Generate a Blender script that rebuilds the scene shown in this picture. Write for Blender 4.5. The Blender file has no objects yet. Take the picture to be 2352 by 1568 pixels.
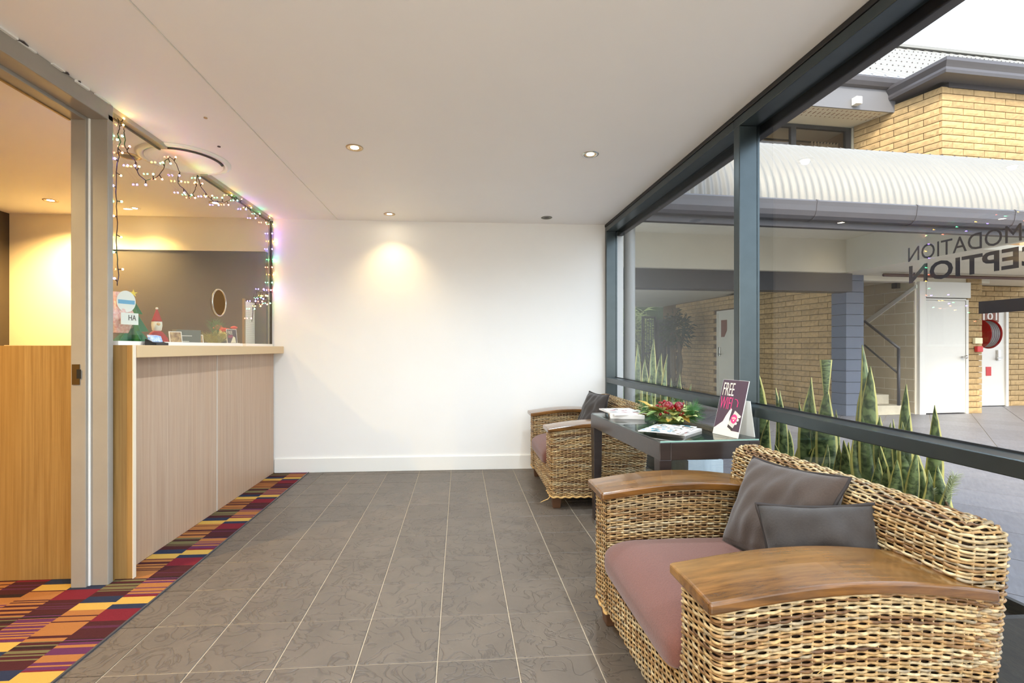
import bpy, bmesh, math, random
import numpy as np
from mathutils import Vector, Matrix, Euler
random.seed(7); RNG = np.random.RandomState(11)
SC = bpy.context.scene
COL = SC.collection
# ------------------------------------------------------------------ camera, sky, sun, exposure
IMG_W, IMG_H = 2352.0, 1568.0
FPX, CXP, CYP, YAW, CAMZ = 1086.2, 1130.3, 799.0, 0.068, 1.18
cam_d = bpy.data.cameras.new('camera'); cam = bpy.data.objects.new('camera', cam_d); COL.objects.link(cam)
cam.location = (0, 0, CAMZ); cam.rotation_euler = (math.pi/2, 0, -YAW)
cam_d.sensor_fit = 'HORIZONTAL'; cam_d.sensor_width = 36.0; cam_d.lens = FPX/IMG_W*36.0
cam_d.shift_x = (IMG_W/2-CXP)/IMG_W; cam_d.shift_y = (CYP-IMG_H/2)/IMG_W
cam_d.clip_start = 0.02
SC.camera = cam
world = bpy.data.worlds.new('sky'); SC.world = world; world.use_nodes = True
nt = world.node_tree; nt.nodes.clear()
wo = nt.nodes.new('ShaderNodeOutputWorld'); bg = nt.nodes.new('ShaderNodeBackground'); sky = nt.nodes.new('ShaderNodeTexSky')
sky.sky_type = 'NISHITA'; sky.sun_disc = False; sky.sun_elevation = math.radians(37); sky.sun_rotation = math.radians(200)
sky.air_density = 1.0; sky.dust_density = 4.0; sky.ozone_density = 1.0
wmix = nt.nodes.new('ShaderNodeMixRGB'); wmix.inputs['Fac'].default_value = 0.55; wmix.inputs['Color2'].default_value = (5.3, 6.0, 6.9, 1)
nt.links.new(sky.outputs[0], wmix.inputs['Color1']); nt.links.new(wmix.outputs[0], bg.inputs['Color'])
bg.inputs['Strength'].default_value = 0.31
nt.links.new(bg.outputs[0], wo.inputs['Surface'])
sun_d = bpy.data.lights.new('sun', 'SUN'); sun = bpy.data.objects.new('sun', sun_d); COL.objects.link(sun)
sun_d.energy = 3.1; sun_d.angle = math.radians(12); sun_d.color = (1.0, 0.90, 0.74)
sun.rotation_euler = Vector((0.34, 0.72, -0.60)).to_track_quat('-Z', 'Y').to_euler(); sun.location = (-4, -8, 12)
SC.view_settings.view_transform = 'Standard'; SC.view_settings.look = 'None'
SC.view_settings.gamma = 1.0; SC.view_settings.use_curve_mapping = False
SC.view_settings.exposure = 1.53
SC.cycles.transparent_max_bounces = 24; SC.cycles.max_bounces = 14; SC.cycles.diffuse_bounces = 10
SC.cycles.use_denoising = True; SC.cycles.sample_clamp_indirect = 8.0
SC.cycles.caustics_reflective = False; SC.cycles.caustics_refractive = False

# ------------------------------------------------------------------ pixel -> place helpers (each at its own real depth)
def ray(px, py):
    xc = (px-CXP)/FPX; up = (CYP-py)/FPX
    return Vector((xc*math.cos(YAW)+math.sin(YAW), -xc*math.sin(YAW)+math.cos(YAW), up))
CAM = Vector((0, 0, CAMZ))
def onx(px, py, x): d = ray(px, py); return CAM+d*(x/d.x)
def ony(px, py, y): d = ray(px, py); return CAM+d*(y/d.y)
def onz(px, py, z): d = ray(px, py); return CAM+d*((z-CAMZ)/d.z)
EROT = 0.0785; EO = Vector((6.67, 7.75, 0))
EX = Vector((math.cos(EROT), math.sin(EROT), 0)); EY = Vector((-math.sin(EROT), math.cos(EROT), 0))
EM = Matrix.Translation(EO) @ Matrix.Rotation(EROT, 4, 'Z')
def ext(a, b, z): return EO+EX*a+EY*b+Vector((0, 0, z))
def onb(px, py, b):
    d = ray(px, py); n = EY; t = ((EO+EY*b)-CAM).dot(n)/d.dot(n); p = CAM+d*t-EO
    return (p.dot(EX), b, p.z)
def ona(px, py, a):
    d = ray(px, py); n = EX; t = ((EO+EX*a)-CAM).dot(n)/d.dot(n); p = CAM+d*t-EO
    return (a, p.dot(EY), p.z)

# ------------------------------------------------------------------ materials
MATS = {}
def srgb(r, g, b):
    f = lambda c: (c/255/12.92) if c/255 <= 0.04045 else ((c/255+0.055)/1.055)**2.4
    return (f(r), f(g), f(b), 1)
def N(t, k, **kw):
    n = t.nodes.new(k)
    for a, v in kw.items(): setattr(n, a, v)
    return n
def mat(name, col, rough=0.5, metal=0.0, var=0.0, scale=20.0, stretch=(1, 1, 1), bump=0.0, bscale=None, spec=0.5, coat=0.0, emit=None, estr=0.0, objrand=0.0, col2=None, sheen=0.0, detail=4.0, alpha=1.0):
    if name in MATS: return MATS[name]
    m = bpy.data.materials.new(name); m.use_nodes = True; t = m.node_tree; b = t.nodes['Principled BSDF']
    b.inputs['Roughness'].default_value = rough; b.inputs['Metallic'].default_value = metal
    b.inputs['Specular IOR Level'].default_value = spec; b.inputs['Coat Weight'].default_value = coat
    b.inputs['Base Color'].default_value = col; b.inputs['Sheen Weight'].default_value = sheen
    if emit: b.inputs['Emission Color'].default_value = emit; b.inputs['Emission Strength'].default_value = estr
    if var or bump or objrand:
        tc = N(t, 'ShaderNodeTexCoord'); mp = N(t, 'ShaderNodeMapping'); mp.inputs['Scale'].default_value = stretch
        t.links.new(tc.outputs['Object'], mp.inputs['Vector'])
        oi = N(t, 'ShaderNodeObjectInfo')
        if objrand:
            vm = N(t, 'ShaderNodeVectorMath', operation='ADD'); cb = N(t, 'ShaderNodeMath', operation='MULTIPLY'); cb.inputs[1].default_value = 97.0
            t.links.new(oi.outputs['Random'], cb.inputs[0]); t.links.new(cb.outputs[0], vm.inputs[1]); t.links.new(tc.outputs['Object'], vm.inputs[0]); t.links.new(vm.outputs[0], mp.inputs['Vector'])
        nz = N(t, 'ShaderNodeTexNoise'); nz.inputs['Scale'].default_value = scale; nz.inputs['Detail'].default_value = detail; nz.inputs['Roughness'].default_value = 0.6
        t.links.new(mp.outputs[0], nz.inputs['Vector'])
        mx = N(t, 'ShaderNodeMixRGB')
        c2 = col2 if col2 else tuple(c*(1-var) for c in col[:3])+(1,)
        mx.inputs['Color1'].default_value = tuple(min(1, c*(1+(0 if col2 else var*0.6))) for c in col[:3])+(1,); mx.inputs['Color2'].default_value = c2
        cr = N(t, 'ShaderNodeMapRange'); cr.inputs['From Min'].default_value = 0.3; cr.inputs['From Max'].default_value = 0.7
        t.links.new(nz.outputs['Fac'], cr.inputs['Value']); t.links.new(cr.outputs[0], mx.inputs['Fac'])
        out = mx.outputs[0]
        if objrand:
            hs = N(t, 'ShaderNodeHueSaturation'); mr = N(t, 'ShaderNodeMapRange'); mr.inputs['To Min'].default_value = 1-objrand; mr.inputs['To Max'].default_value = 1+objrand
            t.links.new(oi.outputs['Random'], mr.inputs['Value']); t.links.new(mr.outputs[0], hs.inputs['Value']); t.links.new(out, hs.inputs['Color']); out = hs.outputs[0]
        t.links.new(out, b.inputs['Base Color'])
        if bump:
            n2 = nz
            if bscale:
                n2 = N(t, 'ShaderNodeTexNoise'); n2.inputs['Scale'].default_value = bscale; n2.inputs['Detail'].default_value = 5; t.links.new(mp.outputs[0], n2.inputs['Vector'])
            bp = N(t, 'ShaderNodeBump'); bp.inputs['Strength'].default_value = bump; bp.inputs['Distance'].default_value = 0.01
            t.links.new(n2.outputs['Fac'], bp.inputs['Height']); t.links.new(bp.outputs[0], b.inputs['Normal'])
    MATS[name] = m; return m
def glassmat(name, tint=(0.97, 0.99, 0.98), base=0.04, top=0.9, rough=0.0, tinted=None):
    m = bpy.data.materials.new(name); m.use_nodes = True; t = m.node_tree; t.nodes.clear()
    o = N(t, 'ShaderNodeOutputMaterial'); tr = N(t, 'ShaderNodeBsdfTransparent'); gl = N(t, 'ShaderNodeBsdfGlossy'); mx = N(t, 'ShaderNodeMixShader'); lw = N(t, 'ShaderNodeLayerWeight')
    tr.inputs[0].default_value = tint+(1,); gl.inputs['Roughness'].default_value = rough
    lw.inputs['Blend'].default_value = 0.5
    p = N(t, 'ShaderNodeMath', operation='POWER'); p.inputs[1].default_value = 5.0
    mr = N(t, 'ShaderNodeMapRange'); mr.inputs['To Min'].default_value = base; mr.inputs['To Max'].default_value = top
    t.links.new(lw.outputs['Facing'], p.inputs[0]); t.links.new(p.outputs[0], mr.inputs['Value']); t.links.new(mr.outputs[0], mx.inputs[0])
    t.links.new(tr.outputs[0], mx.inputs[1]); t.links.new(gl.outputs[0], mx.inputs[2]); t.links.new(mx.outputs[0], o.inputs[0])
    MATS[name] = m; return m
def emitmat(name, col, s):
    if name in MATS: return MATS[name]
    m = bpy.data.materials.new(name); m.use_nodes = True; t = m.node_tree; t.nodes.clear()
    o = N(t, 'ShaderNodeOutputMaterial'); e = N(t, 'ShaderNodeEmission'); e.inputs[0].default_value = tuple(col)+(1,); e.inputs[1].default_value = s
    t.links.new(e.outputs[0], o.inputs[0]); MATS[name] = m; return m

# ------------------------------------------------------------------ mesh helpers
class MB:
    def __init__(s): s.v = []; s.f = []; s.uv = None
    def add(s, vs, fs):
        k = len(s.v); s.v += [tuple(p) for p in vs]; s.f += [tuple(i+k for i in f) for f in fs]; return s
    def box(s, x0, x1, y0, y1, z0, z1):
        return s.add([(x0,y0,z0),(x1,y0,z0),(x1,y1,z0),(x0,y1,z0),(x0,y0,z1),(x1,y0,z1),(x1,y1,z1),(x0,y1,z1)],
                     [(0,3,2,1),(4,5,6,7),(0,1,5,4),(1,2,6,5),(2,3,7,6),(3,0,4,7)])
    def prism(s, poly, d, o=None):
        n = len(poly); d = Vector(d); p = [Vector(q) for q in poly]
        return s.add(p+[q+d for q in p], [tuple(range(n))[::-1], tuple(range(n, 2*n))]+[(i, (i+1) % n, n+(i+1) % n, n+i) for i in range(n)])
    def tube(s, pts, r, n=8, closed=False, cap=True):
        pts = [Vector(p) for p in pts]; m = len(pts); rs = r if hasattr(r, '__len__') else [r]*m
        base = len(s.v); up = None
        for i, p in enumerate(pts):
            if closed: t = (pts[(i+1) % m]-pts[i-1])
            else: t = pts[min(i+1, m-1)]-pts[max(i-1, 0)]
            if t.length < 1e-9: t = Vector((0, 0, 1))
            t.normalize()
            if up is None: up = t.orthogonal().normalized()
            else:
                up = up-t*up.dot(t)
                if up.length < 1e-6: up = t.orthogonal()
                up.normalize()
            w = t.cross(up)
            for k in range(n):
                a = 2*math.pi*k/n; s.v.append(tuple(p+(up*math.cos(a)+w*math.sin(a))*rs[i]))
        for i in range(m if closed else m-1):
            for k in range(n):
                a = base+i*n+k; b = base+i*n+(k+1) % n; j = (i+1) % m
                s.f.append((a, b, base+j*n+(k+1) % n, base+j*n+k))
        if cap and not closed:
            s.f.append(tuple(base+k for k in range(n))[::-1]); s.f.append(tuple(base+(m-1)*n+k for k in range(n)))
        return s
    def lathe(s, prof, n=24, c=(0, 0, 0), axis='z', cap=True):
        base = len(s.v); m = len(prof)
        for r, h in prof:
            for k in range(n):
                a = 2*math.pi*k/n
                p = {'z': (r*math.cos(a), r*math.sin(a), h), 'x': (h, r*math.cos(a), r*math.sin(a)), 'y': (r*math.sin(a), h, r*math.cos(a))}[axis]
                s.v.append((p[0]+c[0], p[1]+c[1], p[2]+c[2]))
        for i in range(m-1):
            for k in range(n):
                s.f.append((base+i*n+k, base+i*n+(k+1) % n, base+(i+1)*n+(k+1) % n, base+(i+1)*n+k))
        if cap:
            s.f.append(tuple(base+k for k in range(n))[::-1]); s.f.append(tuple(base+(m-1)*n+k for k in range(n)))
        return s
    def ball(s, c, r, n=10, m=6):
        pr = [(r*math.sin(math.pi*i/m)+1e-5, -r*math.cos(math.pi*i/m)) for i in range(m+1)]
        return s.lathe(pr, n, c, cap=False)
    def grid(s, fn, nu, nv, wrapu=False):
        base = len(s.v)
        for j in range(nv+1):
            for i in range(nu+(0 if wrapu else 1)): s.v.append(tuple(fn(i/nu, j/nv)))
        w = nu if wrapu else nu+1
        for j in range(nv):
            for i in range(nu):
                i2 = (i+1) % w; s.f.append((base+j*w+i, base+j*w+i2, base+(j+1)*w+i2, base+(j+1)*w+i))
        return s
    def xf(s, M): s.v = [tuple(M @ Vector(p)) for p in s.v]; return s
    def mesh(s, name, m=None, smooth=False):
        me = bpy.data.meshes.new(name); me.from_pydata(s.v, [], s.f); me.validate()
        if m: me.materials.append(MATS[m] if isinstance(m, str) else m)
        if smooth: me.polygons.foreach_set('use_smooth', [True]*len(me.polygons))
        me.update(); return me
    def obj(s, name, m, parent=None, smooth=False, bevel=0, seg=2, local=False, kind=None, recalc=True):
        me = s.mesh(name, m, smooth)
        if recalc:
            bm = bmesh.new(); bm.from_mesh(me); bmesh.ops.recalc_face_normals(bm, faces=bm.faces); bm.to_mesh(me); bm.free()
        return link(name, me, parent, bevel, seg, local, kind)
def wmat(o):
    if o is None: return Matrix()
    return wmat(o.parent) @ (o.matrix_parent_inverse if o.parent else Matrix()) @ o.matrix_basis
def link(name, me, parent=None, bevel=0, seg=2, local=False, kind=None):
    o = bpy.data.objects.new(name, me); COL.objects.link(o)
    if parent:
        o.parent = parent
        if not local: o.matrix_parent_inverse = wmat(parent).inverted()
    if bevel:
        md = o.modifiers.new('bevel', 'BEVEL'); md.width = bevel; md.segments = seg; md.limit_method = 'ANGLE'; md.angle_limit = math.radians(40)
        md.harden_normals = False
        for p in me.polygons: p.use_smooth = False
    if kind: o['kind'] = kind
    return o
def tag(o, label, cat, group=None):
    o['label'] = label; o['category'] = cat
    if group: o['group'] = group
    return o
def thing(name, label, cat, loc=(0, 0, 0), rz=0, group=None):
    o = bpy.data.objects.new(name, None); COL.objects.link(o); o.empty_display_size = 0.1
    o.location = loc; o.rotation_euler = (0, 0, rz)
    return tag(o, label, cat, group)
def copy_tree(o, parent=None):
    c = o.copy(); COL.objects.link(c)
    if parent: c.parent = parent
    for ch in list(o.children): copy_tree(ch, c)
    return c
def struct(o, label=None):
    o['kind'] = 'structure'
    if label: o['label'] = label
    return o
def textmesh(txt, w, h, m, name, bold=0.0, space=1.0, extr=0.0):
    cu = bpy.data.curves.new(name, 'FONT'); cu.body = txt; cu.size = 1; cu.offset = bold; cu.space_character = space; cu.extrude = 0.02; cu.resolution_u = 3
    to = bpy.data.objects.new(name, cu); COL.objects.link(to); bpy.context.view_layer.update()
    me = bpy.data.meshes.new_from_object(to.evaluated_get(bpy.context.evaluated_depsgraph_get())); bpy.data.objects.remove(to); bpy.data.curves.remove(cu)
    n = len(me.vertices); a = np.zeros(n*3); me.vertices.foreach_get('co', a); a = a.reshape(-1, 3)
    lo = a.min(0); hi = a.max(0); a = (a-lo)/np.maximum(hi-lo, 1e-6)*np.array([w, h, extr if extr else 0.0006]); me.vertices.foreach_set('co', a.ravel())
    me.materials.clear(); me.materials.append(MATS[m]); me.update(); me.name = name; return me
def frame_mat(origin, xdir, ydir):
    x = Vector(xdir).normalized(); y = Vector(ydir).normalized(); z = x.cross(y).normalized(); y = z.cross(x)
    M = Matrix(((x.x, y.x, z.x, origin[0]), (x.y, y.y, z.y, origin[1]), (x.z, y.z, z.z, origin[2]), (0, 0, 0, 1))); return M

# ------------------------------------------------------------------ material library
mat('wall_paint', srgb(238, 238, 234), 0.55, var=0.012, scale=3)
mat('ceiling_paint', srgb(248, 248, 247), 0.6, var=0.012, scale=2)
mat('office_paint', srgb(232, 220, 190), 0.6, var=0.02, scale=3)
mat('dark_wall', srgb(62, 52, 40), 0.5, var=0.1, scale=4)
mat('grout', srgb(176, 162, 140), 0.8, var=0.15, scale=30)
mat('ext_grout', srgb(190, 182, 165), 0.85, var=0.15, scale=20)
mat('ext_tile', srgb(122, 122, 128), 0.42, var=0.18, scale=6, stretch=(1, 9, 1), bump=0.12, objrand=0.08, spec=0.4)
mat('jamb_paint', srgb(152, 147, 137), 0.4, var=0.06, scale=6)
mat('white_gloss', srgb(236, 236, 230), 0.35)
mat('brass_dark', srgb(120, 100, 66), 0.35, 0.9)
mat('black_slot', srgb(16, 16, 16), 0.6)
mat('frame_metal', srgb(78, 86, 88), 0.28, 0.85, var=0.08, scale=9)
mat('frame_black', srgb(30, 30, 31), 0.5)
mat('beam_dark', srgb(46, 42, 45), 0.5, var=0.15, scale=8)
mat('chrome', srgb(205, 203, 198), 0.22, 1.0)
mat('ring_warm', srgb(196, 172, 138), 0.35, 0.6)
mat('ring_grey', srgb(120, 121, 110), 0.35, 0.6)
mat('track_alu', srgb(176, 172, 160), 0.4, 0.3)
mat('track_dark', srgb(58, 47, 35), 0.5)
mat('laminate', srgb(206, 178, 136), 0.38)
mat('laminate_edge', srgb(226, 212, 190), 0.4)
mat('gap_line', srgb(205, 196, 184), 0.4)
mat('espresso', srgb(52, 43, 40), 0.28, var=0.2, scale=5, stretch=(1, 12, 12), coat=0.2)
mat('espresso_grey', srgb(70, 68, 66), 0.3, var=0.12, scale=5)
mat('foot_metal', srgb(150, 148, 142), 0.35, 0.8)
mat('seat_fabric', srgb(110, 68, 57), 0.92, var=0.18, scale=220, bump=0.25, sheen=0.25)
mat('pillow_fabric', srgb(66, 53, 44), 0.85, var=0.12, scale=160, bump=0.15, sheen=0.25)
mat('pillow_dark', srgb(51, 45, 41), 0.8, var=0.12, scale=160, bump=0.15, sheen=0.2)
mat('piping', srgb(46, 40, 38), 0.8)
mat('leg_wood', srgb(84, 56, 36), 0.4, var=0.25, scale=10, stretch=(1, 1, .2))
mat('backing', srgb(52, 35, 20), 0.9)
mat('paper', srgb(238, 236, 232), 0.6)
mat('sign_purple', srgb(78, 60, 72), 0.35)
mat('sign_cream', srgb(240, 230, 206), 0.5)
mat('sign_pink', srgb(222, 60, 120), 0.5)
mat('sign_grey', srgb(206, 200, 188), 0.5)
mat('sign_dark', srgb(62, 52, 50), 0.5)
mat('vinyl', srgb(60, 55, 60), 0.6)
mat('bauble', srgb(120, 8, 22), 0.12, coat=0.6)
mat('berry', srgb(140, 14, 24), 0.2, coat=0.3)
mat('holly', srgb(150, 164, 76), 0.5, var=0.3, scale=40, col2=srgb(222, 220, 160))
mat('holly_dark', srgb(70, 104, 50), 0.5, var=0.3, scale=30, col2=srgb(140, 160, 80))
mat('holly_gold', srgb(186, 150, 66), 0.45, var=0.3, scale=30)
mat('needle', srgb(66, 118, 62), 0.55, var=0.3, scale=60)
mat('needle_pale', srgb(206, 212, 172), 0.6, var=0.25, scale=60)
mat('stem', srgb(92, 70, 44), 0.7)
mat('pot_blue', srgb(198, 214, 220), 0.6, var=0.25, scale=8, stretch=(1, 1, .25), bump=0.1)
mat('pot_dark', srgb(58, 56, 52), 0.7, var=0.15, scale=12)
mat('soil', srgb(48, 38, 28), 0.95, var=0.3, scale=60, bump=0.6)
mat('brick', srgb(164, 138, 96), 0.85, var=0.2, scale=14, bump=0.5, bscale=40, objrand=0.13)
mat('brick_low', srgb(184, 152, 104), 0.85, var=0.25, scale=14, bump=0.5, bscale=40, objrand=0.14)
mat('mortar', srgb(104, 80, 50), 0.9, var=0.1, scale=30)
mat('block_cream', srgb(196, 184, 158), 0.7, var=0.06, scale=12, bump=0.1, objrand=0.03)
mat('block_blue', srgb(92, 100, 116), 0.6, var=0.06, scale=12, objrand=0.03)
mat('block_blue_joint', srgb(70, 76, 90), 0.7)
mat('block_joint', srgb(240, 232, 214), 0.75)
mat('ext_cream', srgb(206, 199, 180), 0.7, var=0.06, scale=2)
mat('ext_white', srgb(212, 210, 202), 0.45)
mat('concrete', srgb(196, 188, 166), 0.85, var=0.15, scale=9)
mat('pipe_brown', srgb(84, 58, 50), 0.5)
mat('rail_dark', srgb(66, 66, 70), 0.4)
mat('roof_white', srgb(118, 118, 115), 0.5, var=0.04, scale=3)
mat('gutter_dark', srgb(72, 70, 74), 0.38, var=0.06, scale=4)
mat('fascia_grey', srgb(98, 98, 102), 0.5)
mat('screw', srgb(70, 64, 58), 0.5)
mat('post_grey', srgb(150, 152, 150), 0.45, var=0.05, scale=3)
mat('hose_red', srgb(190, 30, 34), 0.4)
mat('hose_grey', srgb(120, 118, 120), 0.5)
mat('box_cream', srgb(226, 216, 178), 0.5)
mat('sign_brown', srgb(120, 68, 46), 0.6)
mat('fence_dark', srgb(56, 54, 62), 0.6)
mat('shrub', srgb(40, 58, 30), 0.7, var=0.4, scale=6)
mat('shrub_lit', srgb(120, 130, 60), 0.7, var=0.4, scale=6)  # lighter copy of shrub, sunshine put into the leaf colour
mat('bark', srgb(92, 80, 62), 0.9, var=0.3, scale=14)
mat('curtain', srgb(206, 178, 142), 0.9, var=0.1, scale=12)
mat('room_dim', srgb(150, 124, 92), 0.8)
mat('felt_green', srgb(46, 128, 84), 0.9)
mat('star_yellow', srgb(240, 214, 60), 0.5)
mat('santa_red', srgb(176, 34, 36), 0.8)
mat('santa_white', srgb(238, 232, 220), 0.8)
mat('santa_skin', srgb(230, 190, 140), 0.8)
mat('candy', srgb(226, 150, 150), 0.3, var=0.5, scale=90, col2=srgb(245, 225, 220))
mat('tag_blue', srgb(90, 168, 214), 0.5)
mat('tag_text', srgb(52, 42, 42), 0.6)
mat('card_blue', srgb(70, 140, 214), 0.4, var=0.6, scale=60, col2=srgb(230, 240, 250))
mat('holder_black', srgb(22, 22, 24), 0.3)
mat('box_grey', srgb(96, 100, 96), 0.5)
mat('photo_tan', srgb(214, 182, 132), 0.5, var=0.5, scale=40, col2=srgb(120, 80, 50))
mat('flower_red', srgb(206, 60, 50), 0.6)
mat('flower_cream', srgb(244, 230, 160), 0.6)
mat('foliage_gold', srgb(150, 150, 60), 0.6, var=0.3, scale=60)
mat('wire_dark', srgb(48, 36, 26), 0.6)
mat('straw', srgb(214, 176, 112), 0.7, var=0.2, scale=50)
glassmat('window_glass', (0.79, 0.80, 0.80), 0.032, 0.85)
glassmat('screen_glass', (0.96, 0.985, 0.965), 0.05, 0.9)
glassmat('table_glass', (0.90, 0.96, 0.94), 0.10, 0.9)
glassmat('jar_glass', (0.97, 0.98, 0.97), 0.06, 0.8)
mat('glass_edge', srgb(150, 190, 176), 0.15, coat=0.5)

def slate_material():
    m = bpy.data.materials.new('slate_tile'); m.use_nodes = True; t = m.node_tree; b = t.nodes['Principled BSDF']
    tc = N(t, 'ShaderNodeTexCoord'); oi = N(t, 'ShaderNodeObjectInfo'); mu = N(t, 'ShaderNodeMath', operation='MULTIPLY'); mu.inputs[1].default_value = 61
    ad = N(t, 'ShaderNodeVectorMath', operation='ADD'); L = t.links.new
    L(oi.outputs['Random'], mu.inputs[0]); L(tc.outputs['Object'], ad.inputs[0]); L(mu.outputs[0], ad.inputs[1])
    n1 = N(t, 'ShaderNodeTexNoise'); n1.inputs['Scale'].default_value = 7; n1.inputs['Detail'].default_value = 6; L(ad.outputs[0], n1.inputs['Vector'])
    n2 = N(t, 'ShaderNodeTexNoise'); n2.inputs['Scale'].default_value = 9; n2.inputs['Detail'].default_value = 3; n2.inputs['Distortion'].default_value = 1.2; L(ad.outputs[0], n2.inputs['Vector'])
    # cleft ridges: narrow bands of the noise
    sb = N(t, 'ShaderNodeMath', operation='SUBTRACT'); sb.inputs[1].default_value = 0.5; ab = N(t, 'ShaderNodeMath', operation='ABSOLUTE'); L(n2.outputs['Fac'], sb.inputs[0]); L(sb.outputs[0], ab.inputs[0])
    mr = N(t, 'ShaderNodeMapRange'); mr.inputs['From Min'].default_value = 0.0; mr.inputs['From Max'].default_value = 0.035; L(ab.outputs[0], mr.inputs['Value'])
    mx = N(t, 'ShaderNodeMixRGB'); mx.inputs['Color1'].default_value = srgb(86, 78, 70); mx.inputs['Color2'].default_value = srgb(112, 101, 89); L(n1.outputs['Fac'], mx.inputs['Fac'])
    mv = N(t, 'ShaderNodeMixRGB', blend_type='MULTIPLY'); mv.inputs['Fac'].default_value = 0.26; L(mx.outputs[0], mv.inputs['Color1']); L(mr.outputs[0], mv.inputs['Color2'])
    hs = N(t, 'ShaderNodeHueSaturation'); m2 = N(t, 'ShaderNodeMapRange'); m2.inputs['To Min'].default_value = 0.92; m2.inputs['To Max'].default_value = 1.07
    L(oi.outputs['Random'], m2.inputs['Value']); L(m2.outputs[0], hs.inputs['Value']); L(mv.outputs[0], hs.inputs['Color']); L(hs.outputs[0], b.inputs['Base Color'])
    n3 = N(t, 'ShaderNodeTexNoise'); n3.inputs['Scale'].default_value = 30; n3.inputs['Detail'].default_value = 6; L(ad.outputs[0], n3.inputs['Vector'])
    sm = N(t, 'ShaderNodeMath', operation='MULTIPLY_ADD'); sm.inputs[1].default_value = 0.5; L(n3.outputs['Fac'], sm.inputs[0]); L(mr.outputs[0], sm.inputs[2])
    bp = N(t, 'ShaderNodeBump'); bp.inputs['Strength'].default_value = 0.4; bp.inputs['Distance'].default_value = 0.004; L(sm.outputs[0], bp.inputs['Height']); L(bp.outputs[0], b.inputs['Normal'])
    b.inputs['Roughness'].default_value = 0.42; b.inputs['Specular IOR Level'].default_value = 0.45
    MATS['slate_tile'] = m
slate_material()

def veneer(name, c1, c2, c3, sx=(60, 60, 1.2), rough=0.4, coat=0.0):
    m = bpy.data.materials.new(name); m.use_nodes = True; t = m.node_tree; b = t.nodes['Principled BSDF']; L = t.links.new
    tc = N(t, 'ShaderNodeTexCoord'); mp = N(t, 'ShaderNodeMapping'); mp.inputs['Scale'].default_value = sx; L(tc.outputs['Object'], mp.inputs['Vector'])
    n1 = N(t, 'ShaderNodeTexNoise'); n1.inputs['Scale'].default_value = 1.0; n1.inputs['Detail'].default_value = 5; n1.inputs['Roughness'].default_value = .65; L(mp.outputs[0], n1.inputs['Vector'])
    n2 = N(t, 'ShaderNodeTexNoise'); n2.inputs['Scale'].default_value = 0.16; n2.inputs['Detail'].default_value = 3; L(mp.outputs[0], n2.inputs['Vector'])
    cr = N(t, 'ShaderNodeValToRGB'); e = cr.color_ramp.elements; e[0].position = .32; e[0].color = c1; e[1].position = .70; e[1].color = c2
    L(n1.outputs['Fac'], cr.inputs['Fac'])
    mx = N(t, 'ShaderNodeMixRGB'); mx.inputs['Color2'].default_value = c3; mr = N(t, 'ShaderNodeMapRange'); mr.inputs['From Min'].default_value = .42; mr.inputs['From Max'].default_value = .68; mr.inputs['To Max'].default_value = .55
    L(n2.outputs['Fac'], mr.inputs['Value']); L(mr.outputs[0], mx.inputs['Fac']); L(cr.outputs[0], mx.inputs['Color1']); L(mx.outputs[0], b.inputs['Base Color'])
    b.inputs['Roughness'].default_value = rough; b.inputs['Coat Weight'].default_value = coat; b.inputs['Coat Roughness'].default_value = .12
    MATS[name] = m
veneer('veneer_pale', srgb(168, 140, 116), srgb(196, 170, 146), srgb(182, 150, 122))
veneer('veneer_gold', srgb(134, 102, 56), srgb(168, 136, 84), srgb(152, 116, 62))
veneer('arm_wood', srgb(78, 50, 20), srgb(134, 90, 40), srgb(166, 124, 68), sx=(5, 46, 46), rough=0.25, coat=0.5)

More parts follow.
